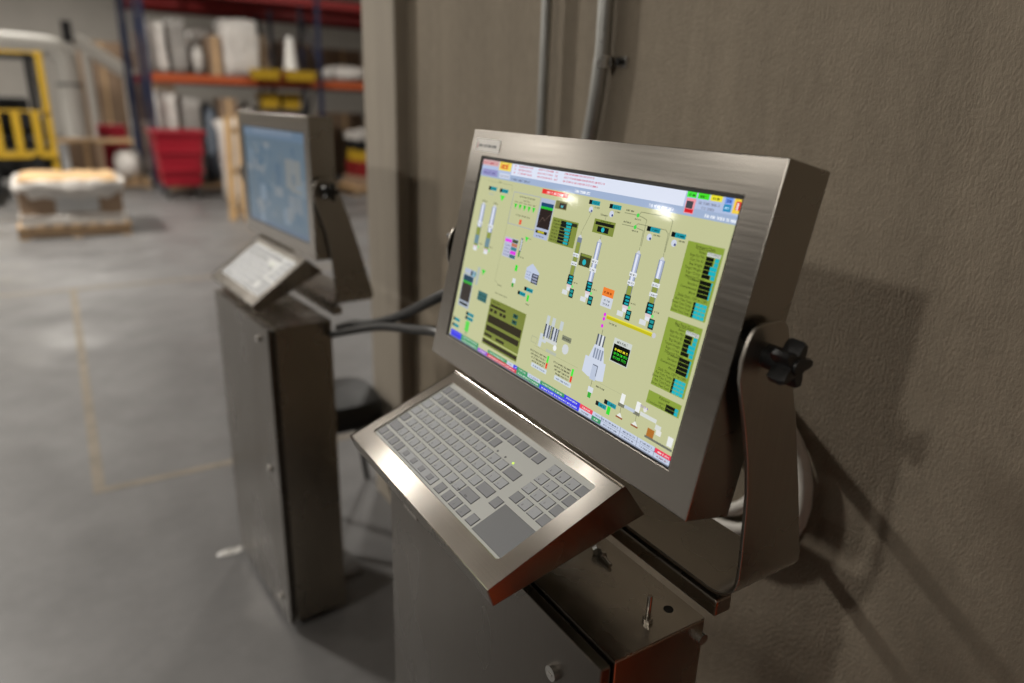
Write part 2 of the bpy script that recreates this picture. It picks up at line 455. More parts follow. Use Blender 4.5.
    panel(5.5, 'Stringers Data', 'Material Totals')
    panel(14.1, 'Bag Pack Data', 'Material Totals')
    g.rect(47.3, 22.7, 52.45, 24.2, (138,160,60), 3); g.text('Palletizer', 49.9, 23.15, .34, (34,44,14), 4, 'CENTER')
    for k, t in enumerate(('Layers', 'Completed Bags')):
        g.text(t, 50.1, 23.62+k*.42, .28, (34,44,14), 4, 'RIGHT'); g.rect(50.3, 23.32+k*.42, 51.7, 23.7+k*.42, (14,18,10), 4); g.rect(51.7, 23.32+k*.42, 52.2, 23.7+k*.42, (22,176,190), 5)
    # left lower panel with dark bars
    g.rect(11.0, 20.8, 21.0, 28.0, (122,132,58), 3)
    DB = (46,40,22)
    g.greek(11.6, 21.1, 2.2, .25, (60,66,30)); g.rect(11.3, 21.65, 15.7, 22.0, DB, 4)
    for x in (11.4, 12.6, 14.2, 15.2): g.rect(x, 22.3, x+.8, 22.8, DB, 4)
    for y in (21.5, 22.4): g.rect(17.8, y, 19.1, y+.6, (40,90,80), 4); g.rect(18.1, y+.1, 18.7, y+.4, (20,34,30), 5)
    g.rect(11.3, 23.3, 20.7, 24.5, DB, 4); g.rect(11.3, 24.95, 20.6, 25.8, DB, 4)
    g.rect(11.2, 26.2, 13.4, 26.6, DB, 4); g.rect(14.6, 26.2, 17.0, 26.6, DB, 4); g.rect(11.0, 26.85, 21.0, 27.05, (190,196,128), 4); g.rect(11.0, 27.2, 20.9, 27.75, DB, 4)
    # magenta table, pumps and left bits
    g.rect(11.5, 11.05, 15.1, 14.0, (186,190,214), 3)
    for k, c in enumerate(((70,80,60), (190,120,90), (60,130,140), (224,60,224), (60,110,120))): g.rect(13.5, 11.15+k*.57, 15.05, 11.65+k*.57, c, 4)
    g.rect(11.55, 11.3, 13.4, 11.75, (232,70,232), 4)
    for k in range(4): g.greek(11.8, 12.1+k*.48, 1.3, .22, (110,112,150), 4)
    g.rect(15.7, 10.6, 16.2, 12.6, (110,120,130), 3); g.rect(15.85, 10.8, 16.05, 12.4, (220,226,236), 4); g.rect(15.7, 12.6, 16.1, 13.4, (60,150,60), 3)
    g.poly([(16.6,10.2),(17.5,10.3),(17.0,11.0)][::-1], (60,224,60), 3); g.greek(17.5, 10.3, .9, .2, (70,74,56)); g.greek(16.4, 13.2, .8, .2, (70,74,56))
    g.line([(11.2,5),(11.0,18.0),(12.0,18.3)], (150,154,118), .06); g.greek(11.9, 18.3, 1.2, .25, (100,104,80))
    g.rect(15.7, 14.6, 16.3, 15.5, (40,224,40), 3); g.rect(15.7, 16.6, 16.5, 17.3, (216,224,230), 3); g.rect(15.7, 17.3, 16.2, 17.9, (50,160,50), 3)
    g.poly([(18.6,14.4),(19.9,13.6),(21.9,14.6),(21.9,16.4),(18.6,16.0)][::-1], (192,202,224), 3); g.rect(20.3, 14.9, 21.9, 16.3, (44,48,62), 4)
    for k in range(3): g.rect(20.5, 15.05+k*.42, 21.7, 15.3+k*.42, (150,156,180), 5); g.greek(18.8, 14.8+k*.4, 1.2, .2, (130,140,170), 4)
    cyan(g, 19.1, 17.1, 2.2); cyan(g, 17.7, 18.0, 2.0); g.rect(20.2, 18.1, 20.7, 19.0, (50,220,50), 3); g.greek(20.2, 19.3, .9, .22, (70,74,56))
    g.greek(11.8, 19.6, 3.4, .25, (100,104,80))
    g.rect(1.6, 17.9, 5.0, 18.7, (176,186,206), 3); cyan(g, 3.6, 18.0, 1.6, .8)
    g.rect(1.4, 18.8, 4.9, 24.2, (170,180,196), 3); g.rect(1.6, 19.0, 4.7, 19.9, (40,70,90), 4); g.rect(1.6, 19.9, 4.7, 20.3, (60,170,60), 4)
    g.rect(1.6, 20.3, 4.7, 23.2, (60,54,50), 4); g.rect(1.8, 23.5, 4.5, 23.9, (40,44,40), 4)
    g.rect(5.4, 17.0, 6.2, 19.9, (176,186,180), 3); g.poly([(6.7,17.1),(7.9,17.2),(7.2,18.0)][::-1], (60,214,60), 3)
    g.rect(7.0, 20.5, 9.8, 22.0, (60,110,110), 3); g.greek(7.3, 20.9, 2.2, .3, (20,50,50)); g.greek(7.3, 21.4, 2.2, .3, (20,50,50))
    cyan(g, 4.6, 24.6, 2.5, .5); cyan(g, 4.6, 25.3, 2.5, .5); cyan(g, .9, 26.4, 2.2, .5); cyan(g, .9, 27.4, 2.2, .5)
    g.rect(5.1, 26.0, 6.3, 27.7, (90,214,80), 3); g.rect(5.4, 27.7, 6.0, 28.2, (150,170,130), 3)
    # mixers, hoppers, checklists
    for x in (25.9, 27.2, 29.0):
        g.rect(x, 19.6, x+.7, 20.8, (196,204,206), 3)
    for x in (25.9, 27.6):
        g.rect(x, 20.8, x+1.5, 22.6, (70,78,92), 3); g.rect(x+.35, 20.8, x+.75, 22.6, (206,212,222), 4); g.rect(x+1.05, 20.8, x+1.3, 22.6, (190,196,206), 4)
    g.rect(26.3, 22.6, 29.2, 23.1, (206,210,206), 3); g.dot(29.0, 23.4, .4, (236,238,240), 4)
    g.rect(30.0, 21.2, 32.0, 21.9, (130,134,112), 3); g.greek(30.2, 21.4, 1.6, .3, (60,62,50))
    g.rect(25.2, 22.3, 25.9, 24.2, (200,208,214), 3); g.rect(25.9, 23.0, 26.8, 23.4, (200,208,214), 3); g.frame(23.4, 23.2, 24.8, 24.1, (166,170,140), .08)
    g.dot(31.2, 22.9, .7, (208,212,214), 3); g.rect(27.2, 24.0, 29.6, 24.4, (180,186,170), 3); g.line([(24.4,24.4),(34.5,24.4)], (170,172,130))
    for x in (23.8, 29.4):
        for k in range(4): g.greek(x+.3*k, 25.0+k*.45, 3.8-.3*k, .28, (56,56,40))
        g.rect(x+4.1, 24.8, x+4.5, 25.8, (70,230,60), 4); g.rect(x+4.1, 25.8, x+4.5, 26.6, (232,60,40), 4)
        g.rect(x+.9, 26.75, x+4.6, 27.35, (206,216,226), 3); g.greek(x+1.3, 26.92, 2.9, .28, (110,120,140), 4)
    # bagging machine
    g.rect(36.7, 19.1, 38.2, 20.5, (92,98,108), 3); g.rect(37.0, 19.1, 37.3, 20.5, (200,206,210), 4); g.rect(37.6, 19.1, 37.95, 20.5, (226,230,232), 4)
    g.poly([(36.6,20.5),(38.4,20.5),(39.0,22.4),(36.0,22.4)][::-1], (206,214,230), 3)
    for k in range(4): g.rect(36.75+k*.48, 20.9, 37.05+k*.48, 22.2, (140,150,170), 4)
    g.poly([(35.4,22.3),(39.4,22.3),(39.6,24.5),(38.6,24.7),(36.6,24.7),(35.4,24.4)][::-1], (206,214,230), 4)
    g.rect(37.1, 22.9, 38.2, 24.9, (186,196,216), 5); g.line([(37.2,23.0),(38.1,23.0),(38.1,24.3)], (100,106,120), .12, 6)
    g.line([(37.7,24.9),(37.7,25.8)], (110,112,90), .08); g.rect(37.3, 25.8, 38.3, 26.5, (214,220,226), 3); g.rect(37.5, 26.5, 38.1, 27.2, (50,170,50), 3)
    g.greek(38.6, 25.2, 1.6, .25, (60,62,46)); g.line([(38.0,24.8),(44,24.8)], (176,178,140))
    g.line([(37.4,18.4),(37.4,19.1)], (110,112,90), .08)
    for y in (16.55, 17.1, 18.0): g.dot(37.1, y, .24, (226,50,226), 4)
    g.rect(37.5, 16.45, 45.6, 16.95, (196,188,30), 3); g.rect(37.5, 16.45, 45.6, 16.6, (230,222,70), 4); g.dot(45.9, 16.7, .32, (200,200,206), 4); g.greek(38.2, 17.2, 1.4, .25, (70,72,56))
    g.rect(35.7, 13.35, 37.8, 14.4, (240,130,50), 3); g.greek(36.0, 13.7, 1.4, .35, (140,60,20), 4)
    g.rect(35.8, 14.4, 37.9, 15.7, (206,212,222), 3); g.greek(36.3, 14.7, 1.0, .3, (110,116,130), 4); g.greek(36.2, 15.15, 1.2, .3, (110,116,130), 4)
    g.rect(39.8, 18.7, 43.0, 21.6, (206,212,206), 3); g.rect(39.95, 19.4, 42.9, 21.5, (6,12,6), 4); g.greek(40.4, 18.9, 1.9, .35, (70,74,70), 4)
    for k, c in enumerate(((236,226,50), (60,230,50), (60,230,50))): g.greek(40.3, 19.8+k*.5, 2.3, .34, c, 5)
    # packing line
    LC = (214,218,214)
    for x in (43.3, 46.0):
        g.rect(x, 24.6, x+.7, 25.8, (236,238,236), 3); g.rect(x-.2, 25.8, x+.9, 26.2, (120,122,104), 3)
        g.line([(x+.4,26.2),(x+.5,27)], (90,92,72)); g.poly([(x,27.4),(x+.5,26.9),(x+1.0,27.4)][::-1], (230,232,226), 4); g.rect(x-.1, 27.4, x+1.1, 27.6, (150,90,50), 4)
    g.rect(44.2, 25.7, 46.0, 26.1, (190,200,214), 3); g.rect(46.9, 25.5, 49.6, 25.95, LC, 3); g.rect(49.6, 26.0, 50.5, 26.6, LC, 3)
    g.greek(46.6, 24.7, 1.2, .3, (150,110,200)); g.dot(47.5, 25.1, .3, (226,226,226), 3)
    g.rect(48.6, 26.8, 49.7, 27.75, (176,110,40), 4); g.rect(49.9, 26.5, 50.7, 27.1, (226,226,220), 4); g.rect(51.8, 26.5, 52.6, 27.6, (232,234,232), 4)
    g.rect(48.4, 27.75, 52.8, 28.0, (110,112,100), 4)
    cyan(g, 40.7, 26.3, 2.2); cyan(g, 39.3, 27.0, 2.0); g.rect(41.5, 26.9, 42.1, 27.9, (50,220,50), 3)
    # bottom key bar: two rows of buttons
    B1 = 28.45; B2 = 29.0; B3 = 29.55; GR = (60,150,100); LG = (196,206,226)
    def row(y0, y1, items):
        for x0, x1, c, tc in items:
            g.rect(x0, y0, x1, y1, c, 3)
            g.greek(x0+.5, y0+.16, max(.3, x1-x0-1.0), .24, tc, 4)
    WT = (226,232,226); DK = (100,108,130)
    row(B1, B3, [(.9, 4.6, (60,60,226), (120,120,240))])
    row(B1, B2, [(4.6,10.2,GR,WT), (13.2,18.8,GR,WT), (18.8,20.6,LG,DK), (20.6,21.6,(60,60,226),WT), (21.6,24.4,GR,WT), (24.4,27.6,LG,DK), (27.6,33.2,GR,WT), (33.2,36.6,(60,60,226),WT), (36.6,39.2,(236,70,90),WT), (39.2,44.5,LG,DK), (44.5,47.5,LG,DK), (47.5,50.4,LG,DK), (50.4,53.1,(236,60,90),WT)])
    row(B2, B3, [(4.6,10.2,GR,WT), (10.2,13.2,(150,90,206),WT), (13.2,21.6,(214,60,80),WT), (21.6,27.6,GR,WT), (27.6,36.6,(60,60,230),WT), (36.6,39.2,LG,DK), (39.2,41.0,GR,WT), (41.0,44.5,LG,DK), (44.5,47.5,LG,DK), (47.5,50.4,LG,DK), (50.4,53.1,LG,(130,60,90))])
    g.rect(0, B3, W, H, (126,134,152), 2)
    for x in (41.0, 44.5, 47.5, 50.4): g.rect(x-.04, B1, x+.04, B3, (130,138,160), 5)
    g.rect(39.2, B2-.02, 53.1, B2+.02, (130,138,160), 5)
    return g

def draw_dim_screen():
    """the second display: the same kind of page, washed out blue-grey"""
    g = Gfx(); W = 53.1; H = 29.87
    g.rect(0, 0, W, H, (84,102,116), 0)
    g.rect(0, 0, W, 3, (90,110,130), 1); g.rect(10, .3, 44, 2, (104,120,138), 2)
    rn = random.Random(3)
    for k in range(60):
        x = rn.uniform(1, 46); y = rn.uniform(4, 25); ww = rn.uniform(1, 7); hh = rn.uniform(.8, 5)
        c = rn.choice(((78,98,114), (100,114,124), (86,102,114), (106,122,136), (112,120,126), (74,94,112)))
        g.rect(x, y, x+ww, y+hh, c, 2+k % 5)
    g.rect(37, 8, 49, 17, (114,118,118), 3); g.rect(38, 18, 49, 25, (102,112,120), 3)
    g.rect(1, 28.4, 52, 29.5, (82,98,118), 2)
    return g

# ------------------------------------------------------------------ the two operator consoles
MW, MH, MD, SW, SH = .6127, .3817, .0692, .531, .2987

def monitor(label, pos, tilt, yaw, gfx, logo):
    t = thing('panel_monitor', label, 'monitor', pos, (-tilt, 0, -PI/2+yaw))
    m = MB()
    a, b, c, d = MW/2, MH/2, SW/2, SH/2
    v = [(-a,0,-b),(a,0,-b),(a,0,b),(-a,0,b),(-c,0,-d),(c,0,-d),(c,0,d),(-c,0,d),
         (-c,.0035,-d),(c,.0035,-d),(c,.0035,d),(-c,.0035,d),(-a,MD,-b),(a,MD,-b),(a,MD,b),(-a,MD,b)]
    f = [(0,1,5,4),(1,2,6,5),(2,3,7,6),(3,0,4,7),(4,5,9,8),(5,6,10,9),(6,7,11,10),(7,4,8,11),
         (0,12,13,1),(1,13,14,2),(2,14,15,3),(3,15,12,0),(12,15,14,13),(8,9,10,11)]
    m.add(v, f); m.m[9] = m.m[11] = 1
    m.build('housing', [m_steel_h, m_steel_flank], t, bevel=.0016)
    g = MB()
    e = .0035
    for (x0, x1, z0, z1) in ((-c, c, d-e, d), (-c, c, -d, -d+e*.5), (-c, -c+e*1.4, -d, d), (c-e*.4, c, -d, d)):
        g.box(x0, x1, .0012, .0034, z0, z1)
    g.build('gasket', m_gasket, t)
    p = MB().box(-c+.001, c-.001, .0022, .0034, -d+.001, d-.001).build('display', m_gasket, t)
    go = gfx_object(gfx, 'display_image', p, SW, SH, m_gfx)
    go.location = (0, .0022, 0)
    if logo:
        l = MB().box(-.037, .037, -.0009, 0, -.0095, .0095).build('name_plate', m_white, t, loc=(-a+.0535, 0, b-.0235))
        gg = Gfx(); gg.rect(.6, .5, .75, 1.5, (180,60,60), 1); gg.rect(.45, 1.35, .75, 1.5, (180,60,60), 1)
        gg.greek(1.1, .75, 5.6, .5, (112,112,116), 1)
        m_ink = ink
        q = gfx_object(gg, 'name_plate_print', l, .074, .019, m_ink); q.location = (0, -.0009, 0)
    # rear VESA-like boss and pivot bosses
    for s in (-1, 1):
        MB().tube([(s*a, MD*.5, 0), (s*(a+.0095), MD*.5, 0)], .024, 20).build('pivot_boss', m_black, t, smooth='auto')
    MB().box(-.11, .11, MD, MD+.02, -.08, .06).build('rear_cover', m_steel_h, t, bevel=.004)
    return t

ink = bpy.data.materials.new('printed_ink'); ink.use_nodes = True
_a = ink.node_tree.nodes.new('ShaderNodeAttribute'); _a.attribute_name = 'ink'
ink.node_tree.links.new(_a.outputs['Color'], ink.node_tree.nodes['Principled BSDF'].inputs['Base Color'])
ink.node_tree.nodes['Principled BSDF'].inputs['Roughness'].default_value = .6

def star_knob(parent, x, z, y, s, r=.026):
    """five-lobed clamping knob; axis along local x, pointing to side s"""
    def ring(rad_in, rad_out, n=30):
        pts = []
        for k in range(n):
            a = 2*PI*k/n+.3; q = .5+.5*math.cos(5*a)
            pts.append(((rad_in+(rad_out-rad_in)*q**1.2)*math.cos(a), (rad_in+(rad_out-rad_in)*q**1.2)*math.sin(a)))
        return pts
    m = MB(); n = 30
    levels = [(0, .92), (.004, 1), (.016, 1), (.020, .9)]
    vs = []
    for off, sc in levels:
        for p, q in ring(.0125, r): vs.append((s*(.016+off), p*sc, q*sc))
    fs = []
    for i in range(len(levels)-1):
        for k in range(n):
            fs.append((i*n+k, i*n+(k+1) % n, (i+1)*n+(k+1) % n, (i+1)*n+k))
    fs.append(tuple(range(n))); fs.append(tuple((len(levels)-1)*n+k for k in range(n)))
    m.add(vs, fs)
    m.tube([(s*-.004, 0, 0), (s*.018, 0, 0)], .013, 20)
    m.tube([(s*.034, 0, 0), (s*.0385, 0, 0)], [.0095, .0085], 20)
    return m.build('clamp_knob', m_black, parent, smooth='auto', loc=(x, y, z))

def bracket(label, pos, yaw, plate_drop):
    """U-shaped yoke: local x right, y towards the wall, z up, origin at the pivot line"""
    t = thing('monitor_bracket', label, 'bracket', pos, (0, 0, -PI/2+yaw))
    A = MW/2+.0147            # arm plane
    zb = -plate_drop         # base plate level
    R = .042
    # profile from the right arm's top, down, round the bend, across to the centre: (x, z, y-front, y-back)
    def yl(z): # front edge of the arm by height
        P = [(.036, -.012), (.032, -.023), (.024, -.031), (.0, -.038), (-.0245, -.037), (-.066, -.022), (-.117, -.006), (-.17, .004), (-.25, .010), (-.32, .012)]
        return ip(P, z)
    def yr(z):
        P = [(.036, .012), (.033, .020), (.027, .026), (-.04, .049), (-.085, .066), (-.196, .099), (-.27, .119), (-.308, .131), (-.32, .131)]
        return ip(P, z)
    def ip(P, z):
        if z >= P[0][0]: return P[0][1]
        for (z0, a), (z1, b) in zip(P, P[1:]):
            if z >= z1: return a+(b-a)*(z-z0)/(z1-z0)
        return P[-1][1]
    prof = []
    z = .045
    zs = [.036, .034, .032, .027, .02, 0, -.02, -.04, -.06, -.085, -.11, -.135, -.16, -.19, -.22, -.25]
    zs = [q for q in zs if q > zb+R+.004]+[zb+R]
    for z in zs: prof.append((A, z, yl(z), yr(z)))
    for k in range(1, 9):
        a = PI/2*k/8
        z = zb+R-R*math.sin(a)
        prof.append((A-R+R*math.cos(a), z, yl(z), yr(z)))
    prof.append((.12, zb, .012, .131))
    full = prof+[(-x, z, f, b) for x, z, f, b in reversed(prof)]
    th = .005
    n = len(full)
    vs = []
    for i, (x, z, f, b) in enumerate(full):
        p0 = full[max(0, i-1)]; p1 = full[min(n-1, i+1)]
        dx, dz = p1[0]-p0[0], p1[1]-p0[1]; L = math.hypot(dx, dz)
        nx, nz = dz/L*th, -dx/L*th     # inward
        vs += [(x, f, z), (x, b, z), (x+nx, b, z+nz), (x+nx, f, z+nz)]
    fs = []
    for i in range(n-1):
        for k in range(4):
            fs.append((i*4+k, (i+1)*4+k, (i+1)*4+(k+1) % 4, i*4+(k+1) % 4))
    fs.append((0,1,2,3)); fs.append(tuple((n-1)*4+k for k in (3,2,1,0)))
    MB().add(vs, fs).build('yoke', m_steel_side, t, bevel=.001, smooth='auto')
    for s in (1, -1):
        star_knob(t, s*A, 0, -.0, s)
    MB().box(-.295, .295, .012, .040, zb-.030, zb-.006).build('support_bar', m_steel_side, t, bevel=.003)
    return t

KW, KD = .4255, .1996
def keyboard(label, pos, slope, yaw, post_h):
    """local x right, y up the slope, z out of the key plane"""
    t = thing('keyboard_tray', label, 'keyboard', pos, (slope, 0, -PI/2+yaw))
    a, b = KW/2, KD/2
    x0, x1, y0, y1 = -.1905, .1845, -.0685, .0785
    rr = .006
    ring = []
    for cx, cy, s in ((x1-rr, y1-rr, 0), (x0+rr, y1-rr, 1), (x0+rr, y0+rr, 2), (x1-rr, y0+rr, 3)):
        for k in range(5):
            an = (s+k/4)*PI/2
            ring.append((cx+rr*math.cos(an), cy+rr*math.sin(an)))
    n = len(ring)
    vs = [(a,b,0), (-a,b,0), (-a,-b,0), (a,-b,0)]
    vs += [(p, q, 0) for p, q in ring]+[(p, q, -.003) for p, q in ring]
    fs = []
    for s in range(4):
        for k in range(4): fs.append((s, 4+s*5+k, 4+s*5+k+1))
        fs.append((s, 4+s*5+4, 4+((s+1) % 4)*5, (s+1) % 4))
    for k in range(n): fs.append((4+k, 4+n+k, 4+n+(k+1) % n, 4+(k+1) % n))
    fs = [tuple(reversed(f)) for f in fs]
    o_ = len(vs)
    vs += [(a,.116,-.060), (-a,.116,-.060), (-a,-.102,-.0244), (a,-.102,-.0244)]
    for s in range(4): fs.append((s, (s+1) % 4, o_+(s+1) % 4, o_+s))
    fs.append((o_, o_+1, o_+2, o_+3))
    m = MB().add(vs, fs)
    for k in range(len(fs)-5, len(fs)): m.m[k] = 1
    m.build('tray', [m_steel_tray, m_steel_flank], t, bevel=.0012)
    pm = MB().prism(ring, -.0035, -.0024, 'z').build('membrane', m_membrane, t)
    def key(x, y, w=.0172, h=.0152, dark=False, name='key', raise_=.0007):
        cx, cy = x/100, y/100; z0 = -.0024; e = .0009
        m = MB()
        m.add([(-w/2,-h/2,0), (w/2,-h/2,0), (w/2,h/2,0), (-w/2,h/2,0),
               (-w/2+e,-h/2+e,raise_), (w/2-e,-h/2+e,raise_), (w/2-e,h/2-e,raise_), (-w/2+e,h/2-e,raise_)],
              [(0,1,5,4), (1,2,6,5), (2,3,7,6), (3,0,4,7)], 1)
        m.add([(-w/2+e,-h/2+e,raise_), (w/2-e,-h/2+e,raise_), (w/2-e,h/2-e,raise_), (-w/2+e,h/2-e,raise_)], [(0,1,2,3)], 0)
        k_ = (round(w, 4), round(h, 4), dark)
        if k_ in keymesh:
            ob = bpy.data.objects.new(name, keymesh[k_]); C.objects.link(ob); ob.parent = pm; ob.location = (cx, cy, z0)
        else:
            ob = m.build(name, [m_key_dark if dark else m_key, m_key_edge], pm, loc=(cx, cy, z0)); keymesh[k_] = ob.data
        return ob
    leg = Gfx()
    def legend(s_, x, y):
        leg.text(s_, x, y, .34 if len(s_) < 2 else .24, (44,46,52), 1, 'CENTER')
    fl = ['Esc']+['F%d' % i for i in range(1, 13)]+['']
    for i in range(14): key(-17.8+2*i, 6.3, dark=True)
    for i in range(10): key(-17.8+2*i, 4.35, dark=i > 0)
    key(-17.55, 2.35, .0222, dark=False)
    for i in range(11): key(-15.05+2*i, 2.35); legend('1234567890-'[i], -15.4+2*i, 2.2)
    key(7.6, 2.35, .028, dark=True)
    key(-17.75, .35, .0205)
    for i in range(13): key(-15.55+1.96*i, .35); legend('QWERTYUIOP[]='[i], -15.9+1.96*i, .2)
    key(-17.85, -1.65, .018, dark=True)
    for i in range(11): key(-15.5+2*i, -1.65); legend('ASDFGHJKL;\''[i], -15.85+2*i, -1.8)
    key(7.2, -1.65, .030, dark=True)
    key(-17.2, -3.65, .0315, dark=True)
    for i in range(10): key(-14.6+2*i, -3.65); legend('ZXCVBNM,./'[i], -14.95+2*i, -3.8)
    key(6.25, -3.65, .0335, dark=True)
    for i in range(4): key(-17.9+2*i, -5.65, dark=True)
    key(-5.35, -5.65, .1085, name='space_bar')
    for i in range(4): key(-9.3+2.6*i, -5.65, .0125, .0095, dark=True, name='space_bar_mark', raise_=.0009).location.z += .0003
    for x in (1.7, 3.95, 6.0, 8.05): key(x, -5.65, dark=True); legend({1.7: '<', 3.95: '^', 6.0: 'v', 8.05: '>'}[x], x, -5.8)
    npad = ['789/', '456*', '123-', '0.+']
    for r in range(4):
        for c in range(4):
            dk = (c == 3) or (r == 3 and c in (0,))
            key(11.75+1.98*c, 6.25-1.98*r, dark=dk)
            if c < 3: legend('789456123 0.'[r*3+c], 11.45+1.98*c, 6.15-1.98*r)
    key(10.35, -1.95, .0165, .0150, dark=True, name='mouse_button'); key(10.35, -5.6, .0165, .0150, dark=True, name='mouse_button')
    MB().prism([(.1160,-.0640), (.1835,-.0640), (.1835,-.0138), (.1160,-.0138)], -.0024, -.0020, 'z').build('touchpad', m_pad, pm)
    MB().prism([(.1155,-.0645), (.1840,-.0645), (.1840,-.0133), (.1155,-.0133)], -.0025, -.0022, 'z').build('touchpad_edge', m_key_edge, pm)
    for i, x in enumerate((2.1, 4.1, 6.05)):
        MB().lathe([(.0016, 0), (.0016, .0004)], 10).build('indicator_light', m_led_on if i == 2 else m_key_edge, pm, loc=(x/100, .0355, -.0024))
        leg.greek(x-.3, -4.25, .7, .3, (70,72,78), 1)
    # legends lie on the keys: drawn in the key plane
    me = bpy.data.meshes.new('key_legend')
    vs = [(x/100, y/100 if y > -4.2 or True else y/100, -.00155) for x, y, z in leg.v]
    vs = []
    for x, y, z in leg.v: vs.append((x/100, y/100, -.0016))
    me.from_pydata(vs, [], leg.f)
    at = me.attributes.new('ink', 'FLOAT_COLOR', 'FACE'); fl_ = []
    for c in leg.c: fl_ += list(lin(*c))
    at.data.foreach_set('color', fl_); me.materials.append(ink); me.update()
    lo = bpy.data.objects.new('key_legend', me); C.objects.link(lo); lo.parent = pm; lo['kind'] = 'stuff'
    return t
keymesh = {}
m_membrane = mat('grey_membrane', lin(206, 208, 207), .42)
m_key = mat('grey_key', lin(184, 187, 194), .45)
m_key_dark = mat('dark_grey_key', lin(152, 154, 161), .45)
m_key_edge = mat('key_outline', lin(74, 76, 82), .5)
m_pad = mat('touchpad_grey', lin(132, 134, 139), .4)
m_led_on = mat('lit_indicator', lin(190, 230, 60), .4, emit=((.55, .9, .1, 1), 1.2))

def cabinet(label, pos, dims, yaw, gap, latch_z, stand=False):
    """pos = near front top corner; local x along the door (towards the viewer's right end = 0, to -w), y towards the wall, z up"""
    w, d, h = dims
    t = thing('pedestal_cabinet', label, 'cabinet', (pos[0], pos[1], 0), (0, 0, -PI/2+yaw))
    zt = pos[2]; zb = zt-h
    dt = .014
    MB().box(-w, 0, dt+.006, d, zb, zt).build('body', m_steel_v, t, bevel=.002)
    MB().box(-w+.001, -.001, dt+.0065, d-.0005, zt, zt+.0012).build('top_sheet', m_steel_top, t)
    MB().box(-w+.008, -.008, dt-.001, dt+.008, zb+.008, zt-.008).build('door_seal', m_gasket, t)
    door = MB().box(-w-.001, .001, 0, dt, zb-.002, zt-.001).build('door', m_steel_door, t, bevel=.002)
    for z in latch_z:
        m = MB()
        m.tube([(-.079, .001, zt+z), (-.079, -.006, zt+z)], [.0105, .0095], 20)
        m.box(-.0825, -.0755, -.0068, -.0058, zt+z-.0012, zt+z+.0012)
        m.build('latch', m_chrome, door, smooth='auto')
    # feet that lift it off the floor
    for sx in (-w+.05, -.05):
        for sy in (.045, d-.035):
            MB().tube([(sx, sy, 0), (sx, sy, .008), (sx, sy, zb+.002)], [.02, .012, .012], 12).build('foot', m_black, t)
    # rear mounting post with its foot plate
    MB().box(-w*.5-.03, -w*.5+.03, d, d+.05, .01, zt-.05).build('rear_post', m_steel_v, t, bevel=.004)
    MB().box(-w*.5-.11, -w*.5+.11, d-.02, d+.13, 0, .01).build('foot_plate', m_grey_paint, t, bevel=.002)
    return t

E_ = EYE
# near console
N0 = Vector((.5464, .7461, -.2242+E_))
t12 = .2119
near_mon = monitor('large tilted steel monitor showing a yellow-green process diagram', N0, t12, 0, draw_process_screen(), True)
PIV = N0+Vector((math.cos(t12)*MD/2, 0, -math.sin(t12)*MD/2))
bracket('steel U-shaped yoke holding the near tilted monitor', PIV, 0, .548-.2315)
keyboard('grey membrane keyboard in a steel tray below the near monitor', (.4172, .7521, -.4577+E_), PI/2-1.1808, 0, 0)
cab1 = cabinet('steel pedestal cabinet under the near keyboard, cut off by the frame edge', (.4085, .443, -.562+E_), (.5725, .157, .978), 0, .03, (-.068, -.45, -.9))
# loose fasteners and the hole in the cabinet's top sheet
ZT = -.562+E_+.0012
b = thing('carriage_bolt', 'small bolt standing upright on the near cabinet top', 'bolt', (.502, .473, ZT))
MB().lathe([(.0062, 0), (.0062, .005), (.0045, .0052)], 6)  .build('nut', m_steel_side, b)
MB().lathe([(.0030, .005), (.0030, .034), (.0024, .036)], 12).build('shank', m_steel_side, b, smooth='auto')
b = thing('hex_bolt', 'loose bolt lying on the cabinet top under the keyboard', 'bolt', (.529, .60, ZT+.0065))
MB().tube([(0, 0, 0), (.004, .006, 0)], .0065, 6).build('head', m_chrome, b)
MB().tube([(.004, .006, 0), (-.001, -.028, -.003)], .003, 10).build('shank', m_chrome, b, smooth='auto')
MB().tube([(.0022, -.006, -.001), (.0016, -.0105, -.0012)], .006, 6).build('nut', m_chrome, b)
MB().lathe([(.006, 0), (.006, .0006)], 20).build('bolt_hole', m_gasket, cab1, world=False).location = (-(.476-.443), .538-.4085, ZT)
# small tab at the far top of the near door
MB().box(-.505, -.455, -.004, .001, -.562+E_-.075, -.562+E_-.055).build('door_tab', m_steel_side, cab1, bevel=.001)
# side screw at the cabinet's rear corner
MB().tube([(.0, .149, ZT-.022), (.008, .149, ZT-.022)], .007, 14).build('side_screw', m_chrome, cab1)

# far console
F0 = Vector((.5399, 2.2075, -.2334+E_))
YW = .0788
keymesh_far = keymesh
monitor('smaller-looking upright steel monitor with a pale blue screen', F0, .001, YW, draw_dim_screen(), False)
PF = F0+Vector((math.cos(YW)*MD/2, math.sin(YW)*MD/2, 0))
bracket('steel yoke holding the far blue-screened monitor', PF, YW, .328)
keyboard('pale membrane keyboard in the steel tray of the far console', (.4642, 2.1954, -.496+E_), PI/2-.9491, YW, 0)
cabinet('full-height steel pedestal cabinet standing under the far console', (.405, 1.844, -.587+E_), (.512, .18, .954), YW, .03, (-.045, -.45, -.9))

